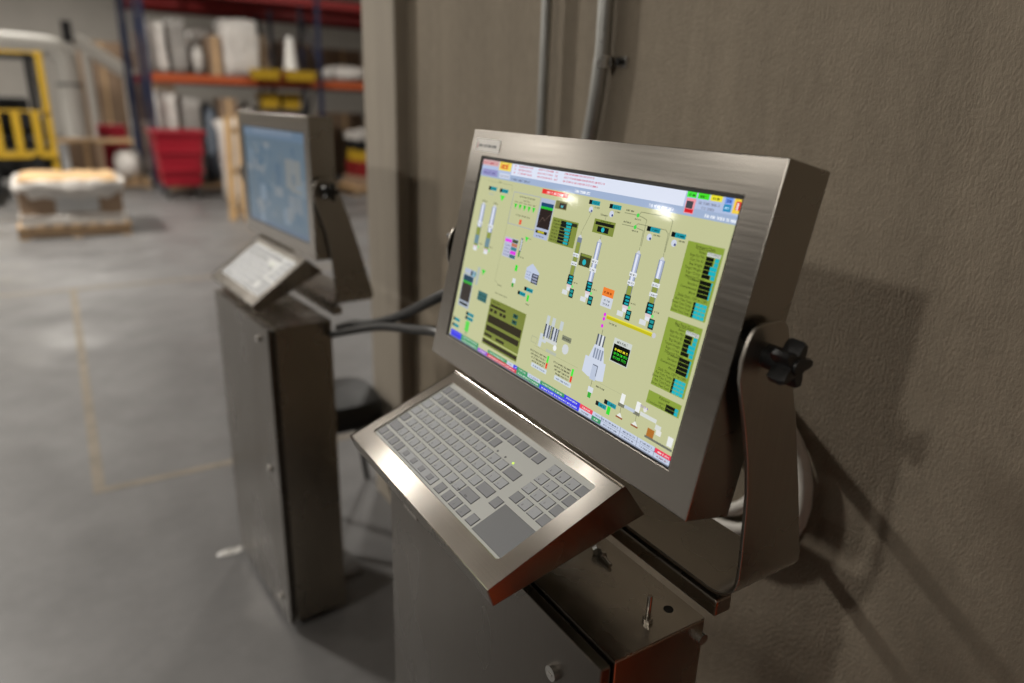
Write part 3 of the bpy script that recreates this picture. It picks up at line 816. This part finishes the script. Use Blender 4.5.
# ------------------------------------------------------------------ wall services
def strapped_conduit(name, label, pts, r, strap=None):
    t = thing(name, label, 'conduit', pts[-1])
    MB().tube(pts, r, 16).build('pipe', m_conduit, t, smooth='auto', world=True)
    if strap:
        y, z = strap
        m = MB(); m.tube([(WX-.004-r, y, z-.012), (WX-.004-r, y, z+.012)], r+.0025, 16)
        m.build('strap', m_chrome, t, smooth='auto', world=True)
        MB().box(WX-.006, WX, y-.055, y-r, z-.011, z+.011).build('strap_ear', m_chrome, t, world=True, bevel=.002)
        MB().tube([(WX-.004, y-.038, z), (WX-.016, y-.038, z)], .007, 6).build('strap_bolt', m_gasket, t, world=True)
strapped_conduit('wall_conduit', 'straight thin galvanised conduit running up the concrete wall', [(WX-.03, 1.418, 6.5), (WX-.03, 1.418, 1.1)], .0125)
def arc(pts, n=8):
    out = []
    for i in range(len(pts)-1):
        p0 = Vector(pts[max(i-1, 0)]); p1 = Vector(pts[i]); p2 = Vector(pts[i+1]); p3 = Vector(pts[min(i+2, len(pts)-1)])
        for k in range(n):
            t = k/n
            out.append(.5*((2*p1)+(-p0+p2)*t+(2*p0-5*p1+4*p2-p3)*t*t+(-p0+3*p1-3*p2+p3)*t**3))
    out.append(Vector(pts[-1]))
    return out
strapped_conduit('wall_conduit', 'bent thicker galvanised conduit strapped to the wall', arc([(WX-.024, 1.218, 6.5), (WX-.024, 1.218, 2.2), (WX-.024, 1.218, 1.72), (WX-.024, 1.221, 1.66), (WX-.024, 1.233, 1.57), (WX-.024, 1.254, 1.46), (WX-.024, 1.28, 1.34), (WX-.024, 1.285, 1.1)]), .0165, (1.218, EYE+.092))
# unseen stubs added between wall and console to cast the slanting shadows
strapped_conduit('shadow_stub', 'unseen grey stub added between wall and near monitor to cast a shadow', [(WX, .90, -.35+E_), (.62, .90, -.35+E_)], .015)
strapped_conduit('shadow_stub', 'unseen grey stub added between wall and near cabinet to cast a shadow', [(WX, .80, -.578+E_), (.571, .80, -.578+E_)], .015)
# white hose hung in loops behind the bracket
hl = []
for k in range(3*28+1):
    a = 2*PI*k/28
    j = k/28
    cy = .745+.022*j; cz = -.615+E_+.004*j
    R_ = .172-.023*j
    hl.append((.982-.003*abs(math.sin(a*.5)), cy+R_*math.cos(a+2.2)*-1, cz+R_*1.0*math.sin(a+2.2)))
o = MB().tube(hl, .0125, 12).build('hose_coil', m_hose, smooth='auto')
tag(o, 'white hose coiled in loops on the wall behind the yoke', 'hose')

def cable(label, pts, r):
    o = MB().tube(arc(pts, 6), r, 10).build('power_cable', m_cable, smooth='auto')
    tag(o, label, 'cable')
cable('upper black cable rising from the far cabinet to the near monitor', [(.60, 1.845, -.606+E_), (.601, 1.72, -.560+E_), (.601, 1.6, -.527+E_), (.598, 1.4, -.452+E_), (.60, 1.2, -.358+E_), (.665, 1.08, -.29+E_), (.70, .97, -.26+E_)], .011)
cable('lower black cable running level from the far cabinet to the near console', [(.578, 1.845, -.624+E_), (.586, 1.7, -.572+E_), (.590, 1.5, -.505+E_), (.565, 1.25, -.437+E_), (.552, 1.1, -.402+E_), (.60, 1.03, -.445+E_), (.66, .92, -.46+E_)], .010)

# stool between the consoles
st = thing('stool', 'black cushioned stool standing against the pilaster between the consoles', 'stool', (.765, 2.44, 0))
sp = [(.0, 0), (.13, 0), (.165, .012), (.178, .03), (.178, .085), (.165, .108), (.12, .118), (0, .122)]
vs = []
n = 28
for r, z in sp:
    for k in range(n):
        a = 2*PI*k/n
        q = (abs(math.cos(a))**4+abs(math.sin(a))**4)**(-1/4)
        vs.append((r*math.cos(a)*q*.92, r*math.sin(a)*q*.92, .40+z))
fs = [(i*n+k, i*n+(k+1) % n, (i+1)*n+(k+1) % n, (i+1)*n+k) for i in range(len(sp)-1) for k in range(n)]
m_seat = mat('black_vinyl', lin(30, 31, 33), .5, bump=((60, 60, 60), .2, .001))
MB().add(vs, fs).build('seat', m_seat, st, smooth='auto')
for sx in (-1, 1):
    for sy in (-1, 1):
        MB().tube([(sx*.11, sy*.11, .41), (sx*.185, sy*.185, 0)], .012, 10).build('leg', m_black, st, smooth='auto')

# floor markings
def tape(label, x0, x1, y0, y1):
    tag(MB().box(x0, x1, y0, y1, 0, .0012).build('floor_tape', m_tape), label, 'floor tape', 'tan floor tape')
tape('tan floor tape running away from the camera, corner to corner', -.075, -.03, 3.08, 6.72)
tape('nearer tan floor tape running across towards the far cabinet', -.075, 1.35, 3.035, 3.08)
tape('farther tan floor tape crossing the whole aisle', -5.0, 3.2, 6.72, 6.78)
# scrap of plastic by the far cabinet
def crumple(name, label, cat, loc, r, h, material, seed=1):
    rnd = random.Random(seed); m = MB(); n = 14; rows = 5; vs = []
    for i in range(rows):
        f = i/(rows-1); rad = r*math.cos(f*PI/2*.92)
        for k in range(n):
            a = 2*PI*k/n; q = rnd.uniform(.65, 1.15)
            vs.append((rad*q*math.cos(a)*1.6, rad*q*math.sin(a)*.7, h*f*rnd.uniform(.6, 1.1) if i else 0))
    fs = [(i*n+k, i*n+(k+1) % n, (i+1)*n+(k+1) % n, (i+1)*n+k) for i in range(rows-1) for k in range(n)]
    fs.append(tuple((rows-1)*n+k for k in range(n)))
    o = m.add(vs, fs).build(name, material, loc=loc); tag(o, label, cat)
    return o
m_film = mat('clear_film', lin(214, 212, 208), .25, spec=.6, noise=((9, 9, 9), .15, 4), bump=((14, 14, 14), .6, .02))
crumple('plastic_scrap', 'scrap of pale plastic on the floor by the far cabinet', 'scrap', (.33, 2.36, 0), .03, .012, m_film, 4)

# an unseen orange drum added right of the camera to tint the steel's reflections
d = thing('reflection_drum', 'unseen orange plastic drum added by the wall for its reflection in the steel', 'drum', (.67, -.15, 0))
MB().lathe([(.27, 0), (.29, .02), (.29, .22), (.30, .24), (.30, .27), (.29, .29), (.29, .56), (.30, .58), (.30, .61), (.29, .63), (.29, .84), (.27, .87)], 32).build('body', m_orange_drum, d, smooth='auto')
MB().lathe([(.285, .86), (.295, .87), (.295, .9), (.27, .91)], 32).build('lid', m_orange_drum, d, smooth='auto')

# ------------------------------------------------------------------ warehouse behind
m_wood = mat('pale_timber', lin(186, 152, 108), .75, noise=((2, 20, 20), .18, 4))
m_wood_d = mat('grey_timber', lin(140, 116, 90), .8, noise=((2, 20, 20), .2, 4))
m_card = mat('brown_cardboard', lin(146, 122, 100), .8, noise=((2, 2, 2), .08, 3))
m_kraft = mat('kraft_paper', lin(206, 172, 128), .75, noise=((5, 5, 5), .14, 4), bump=((7, 7, 7), .5, .03))
m_sheet = mat('pale_paper', lin(190, 190, 190), .6)
m_red = mat('red_plastic', lin(150, 14, 36), .45)
m_blue = mat('rack_blue', lin(28, 36, 66), .5)
m_orange = mat('rack_orange', lin(176, 84, 44), .5)
m_redpaint = mat('rack_red', lin(128, 22, 22), .55)
m_yellow = mat('yellow_paint', lin(186, 150, 36), .45)
m_deck = mat('dark_deck', lin(58, 44, 38), .8)
m_grey = mat('grey_plastic', lin(120, 118, 116), .6)
m_wrapw = mat('white_wrap', lin(206, 201, 196), .35, noise=((3, 3, 3), .18, 5), bump=((6, 6, 6), .7, .05))
m_duct = mat('white_duct', lin(206, 203, 196), .5)

def pallet(label, x, y, w=1.0, d=1.15, z=0, group=None):
    t = thing('timber_pallet', label, 'pallet', (x, y, z), group=group)
    board = None
    for k in range(7):
        bx = -w/2+k*(w-.1)/6
        if board is None:
            o = MB().box(0, .1, -d/2, d/2, .115, .135).build('board', m_wood, t, loc=(bx, 0, 0)); board = o.data
        else:
            o = bpy.data.objects.new('board', board); C.objects.link(o); o.parent = t; o.location = (bx, 0, 0)
    for k in range(3):
        yy = -d/2+k*(d-.08)/2
        MB().box(-w/2, w/2, yy, yy+.08, .02, .115).build('stringer', m_wood_d, t)
    for k in range(3):
        bx = -w/2+k*(w-.1)/2
        MB().box(bx, bx+.1, -d/2, d/2, 0, .02).build('base_board', m_wood, t)
    return t

def lumpy(m, x0, x1, y0, y1, z0, z1, rnd, n=6, amp=.05, mi=0):
    """a wrapped load: box subdivided and pushed about"""
    vs = []; idx = {}
    fs = []
    def P(i, j, k):
        key = (i, j, k)
        if key not in idx:
            fx, fy, fz = i/n, j/n, k/n
            bulge = .5
            x = x0+(x1-x0)*fx; y = y0+(y1-y0)*fy; z = z0+(z1-z0)*fz
            if k > 0:
                x += rnd.uniform(-amp, amp); y += rnd.uniform(-amp, amp)
                if k == n:
                    ed = min(fx, 1-fx, fy, 1-fy)*4
                    z += rnd.uniform(-amp, amp)-amp*1.2*max(0, 1-ed)
            idx[key] = len(vs); vs.append((x, y, z))
        return idx[key]
    for a in range(n):
        for b in range(n):
            fs += [(P(a,b,0), P(a,b+1,0), P(a+1,b+1,0), P(a+1,b,0)), (P(a,b,n), P(a+1,b,n), P(a+1,b+1,n), P(a,b+1,n)),
                   (P(a,0,b), P(a+1,0,b), P(a+1,0,b+1), P(a,0,b+1)), (P(a,n,b), P(a,n,b+1), P(a+1,n,b+1), P(a+1,n,b)),
                   (P(0,a,b), P(0,a,b+1), P(0,a+1,b+1), P(0,a+1,b)), (P(n,a,b), P(n,a+1,b), P(n,a+1,b+1), P(n,a,b+1))]
    return m.add(vs, fs, mi)
rnd = random.Random(11)

# open wrapped carton on its pallet, in the aisle
pallet('timber pallet on the open floor under the wrapped carton', .06, 9.9, 1.1, 1.2)
cb = thing('wrapped_carton', 'large cardboard carton wrapped in film standing on the aisle pallet', 'carton', (.06, 9.9, .135))
MB().box(-.50, .50, -.56, .56, 0, .40).build('carton', m_card, cb, bevel=.01)
m = MB(); lumpy(m, -.47, .47, -.53, .53, .36, .52, rnd, 8, .018); m.build('kraft_filling', m_kraft, cb)
ring = []
nn = 40
vs = []
for (off, z) in ((.008, .30), (.022, .36), (.05, .42), (.04, .475), (-.005, .49), (-.03, .46)):
    for k in range(nn):
        a = 2*PI*k/nn; q = (abs(math.cos(a))**12+abs(math.sin(a))**12)**(-1/12)
        j = rnd.uniform(-.014, .014)
        vs.append(((.50+off+j)*math.cos(a)*q, (.56+off+j)*math.sin(a)*q, z+rnd.uniform(-.02, .02)))
fs = [(i*nn+k, i*nn+(k+1) % nn, (i+1)*nn+(k+1) % nn, (i+1)*nn+k) for i in range(5) for k in range(nn)]
MB().add(vs, fs).build('film_collar', m_wrapw, cb, smooth='auto')
MB().box(-.16, .26, -.567, -.561, .14, .33).build('paper_sheet', m_sheet, cb)
m = MB(); lumpy(m, -.515, .515, -.575, .575, -.0, .13, rnd, 8, .008); m.build('film_skirt', m_wrapw, cb)

# red wheeled bin
rb = thing('wheeled_bin', 'red tapered plastic bin on casters near the rack', 'bin', (1.62, 12.65, 0))
def taper(m, w0, d0, w1, d1, z0, z1, mi=0):
    return m.add([(-w0,-d0,z0),(w0,-d0,z0),(w0,d0,z0),(-w0,d0,z0),(-w1,-d1,z1),(w1,-d1,z1),(w1,d1,z1),(-w1,d1,z1)],
                 [(0,3,2,1),(0,1,5,4),(1,2,6,5),(2,3,7,6),(3,0,4,7),(4,5,6,7)], mi)
taper(MB(), .27, .36, .345, .46, .20, 1.02).build('tub', m_red, rb, bevel=.02)
m = MB()
for s in (-1, 1): m.box(-.375, .375, s*.47-.02, s*.47+.02, .99, 1.04); m.box(s*.355-.02, s*.355+.02, -.47, .47, .99, 1.05)
m.build('rim', m_red, rb, bevel=.01)
for z in (.42, .70): MB().box(-.275-.08*(z-.16)/.86-.012, .275+.08*(z-.16)/.86+.012, -.375-.1*(z-.16)/.86-.012, -.34, z, z+.05).build('rib', m_red, rb, bevel=.01)
for sx in (-1, 1):
    for sy in (-1, 1):
        MB().tube([(sx*.22-.02, sy*.28, .07), (sx*.22+.02, sy*.28, .07)], .07, 16).build('caster', m_black, rb, smooth='auto')
        MB().box(sx*.22-.03, sx*.22+.03, sy*.28-.03, sy*.28+.03, .11, .205).build('caster_fork', m_grey, rb)

# forklift at the left edge
fk = thing('forklift', 'yellow forklift truck parked at the left edge of the aisle', 'forklift', (-.55, 13.2, 0))
for s in (-1, 1):
    MB().box(s*.51-.045, s*.51+.045, .05, .17, .12, 2.12).build('mast_rail', m_yellow, fk, bevel=.01)
    MB().box(s*.36-.05, s*.36+.05, .08, .18, .12, 2.1).build('inner_rail', m_black, fk, bevel=.01)
    MB().prism([(-1.05, .05), (.02, .05), (.06, .09), (.06, .62), (.0, .62), (0, .11), (-1.05, .07)], s*.28-.06, s*.28+.06, 'x').build('fork', m_gasket, fk)
    for yy, r in ((.45, .29), (1.75, .24)):
        MB().tube([(s*.50-.09, yy, r), (s*.50+.09, yy, r)], r, 24).build('wheel', m_gasket, fk, smooth='auto')
MB().box(-.56, .56, -.0, .06, .58, .68).build('carriage_bar', m_yellow, fk, bevel=.008)
MB().box(-.56, .56, -.0, .05, 1.25, 1.28).build('backrest_rail', m_yellow, fk, bevel=.008)
for k in range(4): MB().box(-.46+k*.25, -.36+k*.25, .0, .04, .66, 1.26).build('backrest_bar', m_yellow, fk)
MB().box(-.56, .56, .08, .14, 2.07, 2.11).build('mast_crosshead', m_yellow, fk, bevel=.008)
MB().prism([(.3, .25), (1.95, .25), (2.0, .5), (1.95, 1.05), (1.2, 1.1), (1.1, .8), (.5, .75), (.3, .6)], -.5, .5, 'x').build('chassis', m_black, fk, bevel=.02)
MB().box(-.26, .26, 1.0, 1.4, .95, 1.45).build('driver_seat', m_gasket, fk, bevel=.03)
for s in (-1, 1):
    MB().tube([(s*.46, .45, .8), (s*.44, .65, 2.05)], .03, 8).build('guard_post', m_black, fk)
    MB().tube([(s*.46, 1.7, 1.05), (s*.44, 1.55, 2.05)], .03, 8).build('guard_post', m_black, fk)
MB().box(-.48, .48, .6, 1.6, 2.03, 2.09).build('overhead_guard', m_black, fk, bevel=.01)

# pallet rack: blue uprights, orange beams
def rack(label, xs, y, depth, levels, group):
    t = thing('pallet_rack', label, 'rack', (xs[0], y, 0), group=group)
    top = 5.4
    for x in xs:
        for yy in (0, depth-.07):
            MB().box(x-xs[0]-.035, x-xs[0]+.035, yy, yy+.07, 0, top).build('upright', m_blue, t)
        for k in range(5):
            z0 = .15+k*1.0
            a, b_ = (z0, z0+.95) if k % 2 == 0 else (z0+.95, z0)
            MB().tube([(x-xs[0], .05, a), (x-xs[0], depth-.05, b_)], .022, 6).build('brace', m_blue, t)
    for x0, x1 in zip(xs, xs[1:]):
        for z, col in levels:
            for yy in (0, depth-.06):
                MB().box(x0-xs[0]+.045, x1-xs[0]-.045, yy, yy+.06, z-.13, z).build('beam', col, t)
            n = 7; ddx = (x1-x0-.1)/n
            for k in range(n):
                MB().box(x0-xs[0]+.05+k*ddx, x0-xs[0]+.05+(k+.94)*ddx, .06, depth-.06, z-.03, z-.005).build('deck_board', m_deck, t)
    return t
L1, L2 = EYE+.33, EYE+1.66
rack('front pallet rack with blue uprights and orange beams', [1.42, 4.22, 7.0], 13.3, 1.1, ((L1, m_orange), (L2, m_redpaint)), 'pallet racks')
rack('rear pallet rack standing behind the orange-beamed rack', [1.38, 3.98, 6.58, 9.18], 15.6, 1.1, ((L1+.0, m_redpaint), (L2, m_redpaint)), 'pallet racks')

def carton(label, x, y, z, w, d, h, material=None, tape_=True, name='carton', cat='box', group='goods on the racks'):
    t = thing(name, label, cat, (x, y, z), group=group)
    MB().box(-w/2, w/2, -d/2, d/2, 0, h).build('body', material or m_card, t, bevel=.008)
    if tape_:
        MB().box(-.03, .03, -d/2-.002, d/2+.002, .0, h+.002).build('packing_tape', m_kraft, t)
    return t
def wrapped(label, x, y, z, w, d, h, material=None, amp=.04, seed=1, name='wrapped_load', group='goods on the racks'):
    m = MB(); lumpy(m, -w/2, w/2, -d/2, d/2, 0, h, random.Random(seed), 6, amp)
    o = m.build(name, material or m_wrapw, smooth=True, loc=(x, y, z)); tag(o, label, 'wrapped load', group)
    return o
def sack(label, x, y, z, w, d, h, seed=1, material=None, group='goods on the racks'):
    rn = random.Random(seed); n = 16; vs = []; prof = ((.0, 0), (.8, 0), (1, .3), (1, .6), (.75, .92), (.2, 1))
    for r, q in prof:
        for k in range(n):
            a = 2*PI*k/n; s_ = (abs(math.cos(a))**3+abs(math.sin(a))**3)**(-1/3)
            j = rn.uniform(.92, 1.08)
            vs.append((w/2*r*j*s_*math.cos(a), d/2*r*j*s_*math.sin(a), h*q*rn.uniform(.94, 1.06)))
    fs = [(i*n+k, i*n+(k+1) % n, (i+1)*n+(k+1) % n, (i+1)*n+k) for i in range(len(prof)-1) for k in range(n)]
    fs.append(tuple((len(prof)-1)*n+k for k in range(n)))
    o = MB().add(vs, fs).build('bulk_sack', material or m_wrapw, smooth=True, loc=(x, y, z)); tag(o, label, 'sack', group)
YR = 13.85
ORD = ('leftmost', 'second from the left', 'third from the left', 'fourth from the left', 'fifth from the left', 'sixth from the left', 'seventh from the left', 'eighth from the left', 'ninth from the left', 'tenth from the left')
m_greyw = mat('grey_wrap', lin(150, 146, 142), .4, noise=((4, 4, 4), .2, 4), bump=((6, 6, 6), .6, .05))
m_tanw = mat('tan_wrap', lin(150, 130, 112), .5, noise=((4, 4, 4), .2, 4), bump=((6, 6, 6), .6, .05))
m_dark = mat('dark_goods', lin(56, 52, 50), .6, noise=((4, 4, 4), .2, 4))
m_bluegrey = mat('bluegrey_goods', lin(96, 104, 116), .6)
def goods_row(where, spec, y, z, group):
    """spec: (x, w, h, depth, kind, material, word)"""
    for k, (x, w_, h_, d_, kind, ma, word) in enumerate(spec):
        lab = '%s %s %s, %s' % (word, {'w': 'wrapped load', 's': 'sack', 'c': 'carton'}[kind], where, ORD[k])
        if kind == 'w': wrapped(lab, x, y, z, w_, d_, h_, ma, min(.035, w_*.06), 50+k, group=group)
        elif kind == 's': sack(lab, x, y, z, w_, d_, h_, 60+k, ma, group)
        else: carton(lab, x, y, z, w_, d_, h_, ma, ma is None, group=group)
# shelf above the orange beam, left bay then right bay
goods_row('on the shelf above the orange beam', [
    (1.62, .26, .80, .8, 'w', None, 'slim white'), (1.93, .24, .86, .8, 'w', m_greyw, 'grey'), (2.22, .26, .50, .7, 's', None, 'stubby white'),
    (2.50, .22, .62, .7, 'c', None, 'brown taped'), (2.93, .56, .93, .85, 'w', None, 'tall pale'), (3.30, .10, .70, .6, 'c', m_wood_d, 'narrow brown'),
    (3.80, .66, .15, .85, 'w', None, 'flat white')], YR, L1, 'goods on the orange rack shelf')
o = MB().lathe([(.12, 0), (.11, .1), (.08, .42), (.055, .52), (.03, .56)], 16).build('wrapped_roll', m_white, loc=(3.82, YR-.1, L1+.17), smooth='auto'); tag(o, 'white cone-shaped roll standing on the flat white load', 'roll')
sack('plump white sack on the shelf right of the tall blue upright', 4.85, YR, L1, .8, .8, .28, 15)
carton('brown carton beside the plump white sack, right of the upright', 5.75, YR, L1, .7, .8, .7)
for k, (x, w_) in enumerate(((3.22, .50), (3.82, .56))):
    t = thing('yellow_tote', ('left', 'right')[k]+' yellow tote of the pair hung on the orange beam', 'tote', (x, 13.20, L1-.03), group='yellow totes')
    taper(MB(), w_/2-.03, .06, w_/2, .08, 0, .15).build('tub', m_yellow, t, bevel=.01)
    MB().box(-w_/2-.01, w_/2+.01, -.09, .09, .14, .165).build('rim', m_yellow, t)
tag(MB().box(3.49, 3.52, 13.12, 13.28, L1, L1+.12).build('divider', m_redpaint), 'small red divider between the two yellow totes', 'divider')
# floor level under the orange beam
pallet('long floor pallet under the left bay of the orange rack', 2.78, YR, 2.6, .9, 0)
goods_row('on the floor pallet of the orange rack', [
    (1.66, .30, 1.50, .7, 'w', None, 'white'), (2.03, .26, 1.42, .7, 'w', m_greyw, 'grey'), (2.34, .28, 1.32, .7, 's', m_bluegrey, 'blue-grey'),
    (2.64, .28, 1.40, .7, 'c', None, 'brown taped'), (2.98, .34, 1.30, .7, 's', None, 'white bulging'), (3.55, .74, 1.25, .7, 'c', m_dark, 'dark')], YR, .135, 'goods under the orange beam')
for k, x in enumerate((3.37, 3.75)):
    t = thing('yellow_bin', ('left', 'right')[k]+' yellow bin standing on the dark carton', 'bin', (x, 13.75, 1.387), group='yellow bins')
    taper(MB(), .14, .2, .165, .23, 0, .26).build('tub', m_yellow, t, bevel=.01)
    MB().box(-.175, .175, -.24, .24, .25, .275).build('rim', m_yellow, t)
# low stack seen between the far monitor and the pilaster
pallet('floor pallet under the red and yellow low stack', 4.72, 12.4, .9, .9, .0)
carton('brown carton at the base of the low stack', 4.72, 12.4, .135, .7, .7, .165)
carton('red carton in the low stack behind the far monitor', 4.72, 12.4, .303, .6, .6, .257, m_redpaint, False)
carton('yellow carton in the low stack behind the far monitor', 4.72, 12.4, .56, .55, .55, .20, m_yellow, False)
carton('black carton in the low stack behind the far monitor', 4.72, 12.4, .76, .6, .6, .16, m_black, False)
wrapped('white rounded load on top of the low stack', 4.72, 12.4, .92, .6, .6, .16, seed=16)
# top level
carton('long brown carton lying on the top rack level', 3.4, YR, L2, 1.2, .8, .6)
wrapped('red wrapped load on the top rack level', 2.1, YR, L2, 1.0, .9, .7, m_red, seed=18)
# rear rack
goods_row('on the rear rack shelf', [(1.95, .8, .8, .8, 'c', None, 'brown'), (2.95, .85, .9, .8, 'w', None, 'white'), (4.5, .8, .8, .8, 'w', m_tanw, 'tan'),
    (5.5, .85, .7, .8, 'c', None, 'brown'), (7.15, .9, .9, .8, 'w', None, 'white'), (8.2, .8, .8, .8, 'c', None, 'brown')], 16.15, L1, 'goods on the rear rack shelf')
goods_row('on the floor under the rear rack', [(1.95, .8, 1.1, .8, 'w', m_tanw, 'tan'), (2.95, .85, 1.3, .8, 'w', None, 'white'), (4.5, .8, 1.1, .8, 'w', m_greyw, 'grey'),
    (5.5, .85, 1.3, .8, 'c', None, 'brown'), (7.15, .9, 1.2, .8, 'w', None, 'white'), (8.2, .8, 1.2, .8, 'c', None, 'brown')], 16.15, 0, 'goods under the rear rack')

# timber frames leaning at the rack's end, behind the far monitor
def standing_pallet(label, x, y, rz):
    t = thing('timber_pallet', label, 'pallet', (x, y, 0), (math.radians(-6), 0, rz), 'standing pallets')
    for k in range(3):
        MB().box(-.5, .5, -.06, .06, .08+k*.52, .16+k*.52).build('stringer', m_wood_d, t)
    for k in range(6):
        MB().box(-.5+k*.18, -.40+k*.18, -.08, -.06, 0, 1.32).build('board', m_wood, t)
standing_pallet('first of the timber pallets stood on edge behind the far monitor', 2.30, 9.75, math.radians(-25))
standing_pallet('second timber pallet stood on edge, nearer the red bin', 2.62, 10.6, math.radians(-25))
wrapped('white bag heap behind the standing timber pallets', 2.5, 11.7, 0, .7, .9, 1.25, seed=40)

# stacks behind the forklift and the carton
pallet('low timber pallet behind the aisle carton with board and sacks', .72, 14.6, 1.2, 1.1)
carton('brown carton on the low pallet behind the aisle', .42, 14.6, .135, .5, .9, .62)
sack('white sack slumped on the low pallet behind the aisle', 1.04, 14.5, .135, .44, .8, .5, 42)
tag(MB().box(.02, 1.15, 14.15, 15.05, .757, .79).build('board', m_wood, None), 'pale board lying across the goods on the low pallet', 'board')
carton('tall brown carton stack by the back wall, left', 1.25, 21.5, 0, 1.0, .9, 2.75)
carton('tall brown carton stack by the back wall, right', 2.35, 21.8, 0, 1.0, .9, 2.6)
carton('red crate between the ducts and the rack', 1.0, 17.0, 0, .5, .5, .95, m_red, False)

# white ducting
dk = thing('white_duct', 'white duct run with a drop leg behind the forklift', 'duct', (.42, 18.3, 0))
MB().tube(arc([(-7.0, 18.3, EYE+.88), (-2.0, 18.3, EYE+.88), (.0, 18.3, EYE+.86), (.32, 18.3, EYE+.72), (.42, 18.3, EYE+.40), (.42, 18.3, .0)], 6), .21, 16).build('run', m_duct, dk, smooth='auto', world=True)
MB().lathe([(.24, 0), (.24, .06)], 16).build('collar', m_grey, dk, loc=(0, 0, EYE+.1))
t = thing('white_duct', 'sloping white duct with a post, right of the drop leg', 'duct', (.80, 18.2, 0))
MB().tube([(.62, 18.2, EYE+1.02), (1.62, 18.2, EYE+.34)], .15, 14).build('run', m_duct, t, smooth='auto', world=True)
MB().tube([(.80, 18.2, 0), (.80, 18.2, EYE+.85)], .09, 12).build('post', m_duct, t, smooth='auto', world=True)
MB().tube([(1.5, 18.2, 0), (1.5, 18.2, EYE+.35)], .07, 12).build('post', m_duct, t, smooth='auto', world=True)
MB().box(.42, .60, 17.95, 18.1, EYE+.95, EYE+1.35).build('bracket', m_gasket, t, world=True)
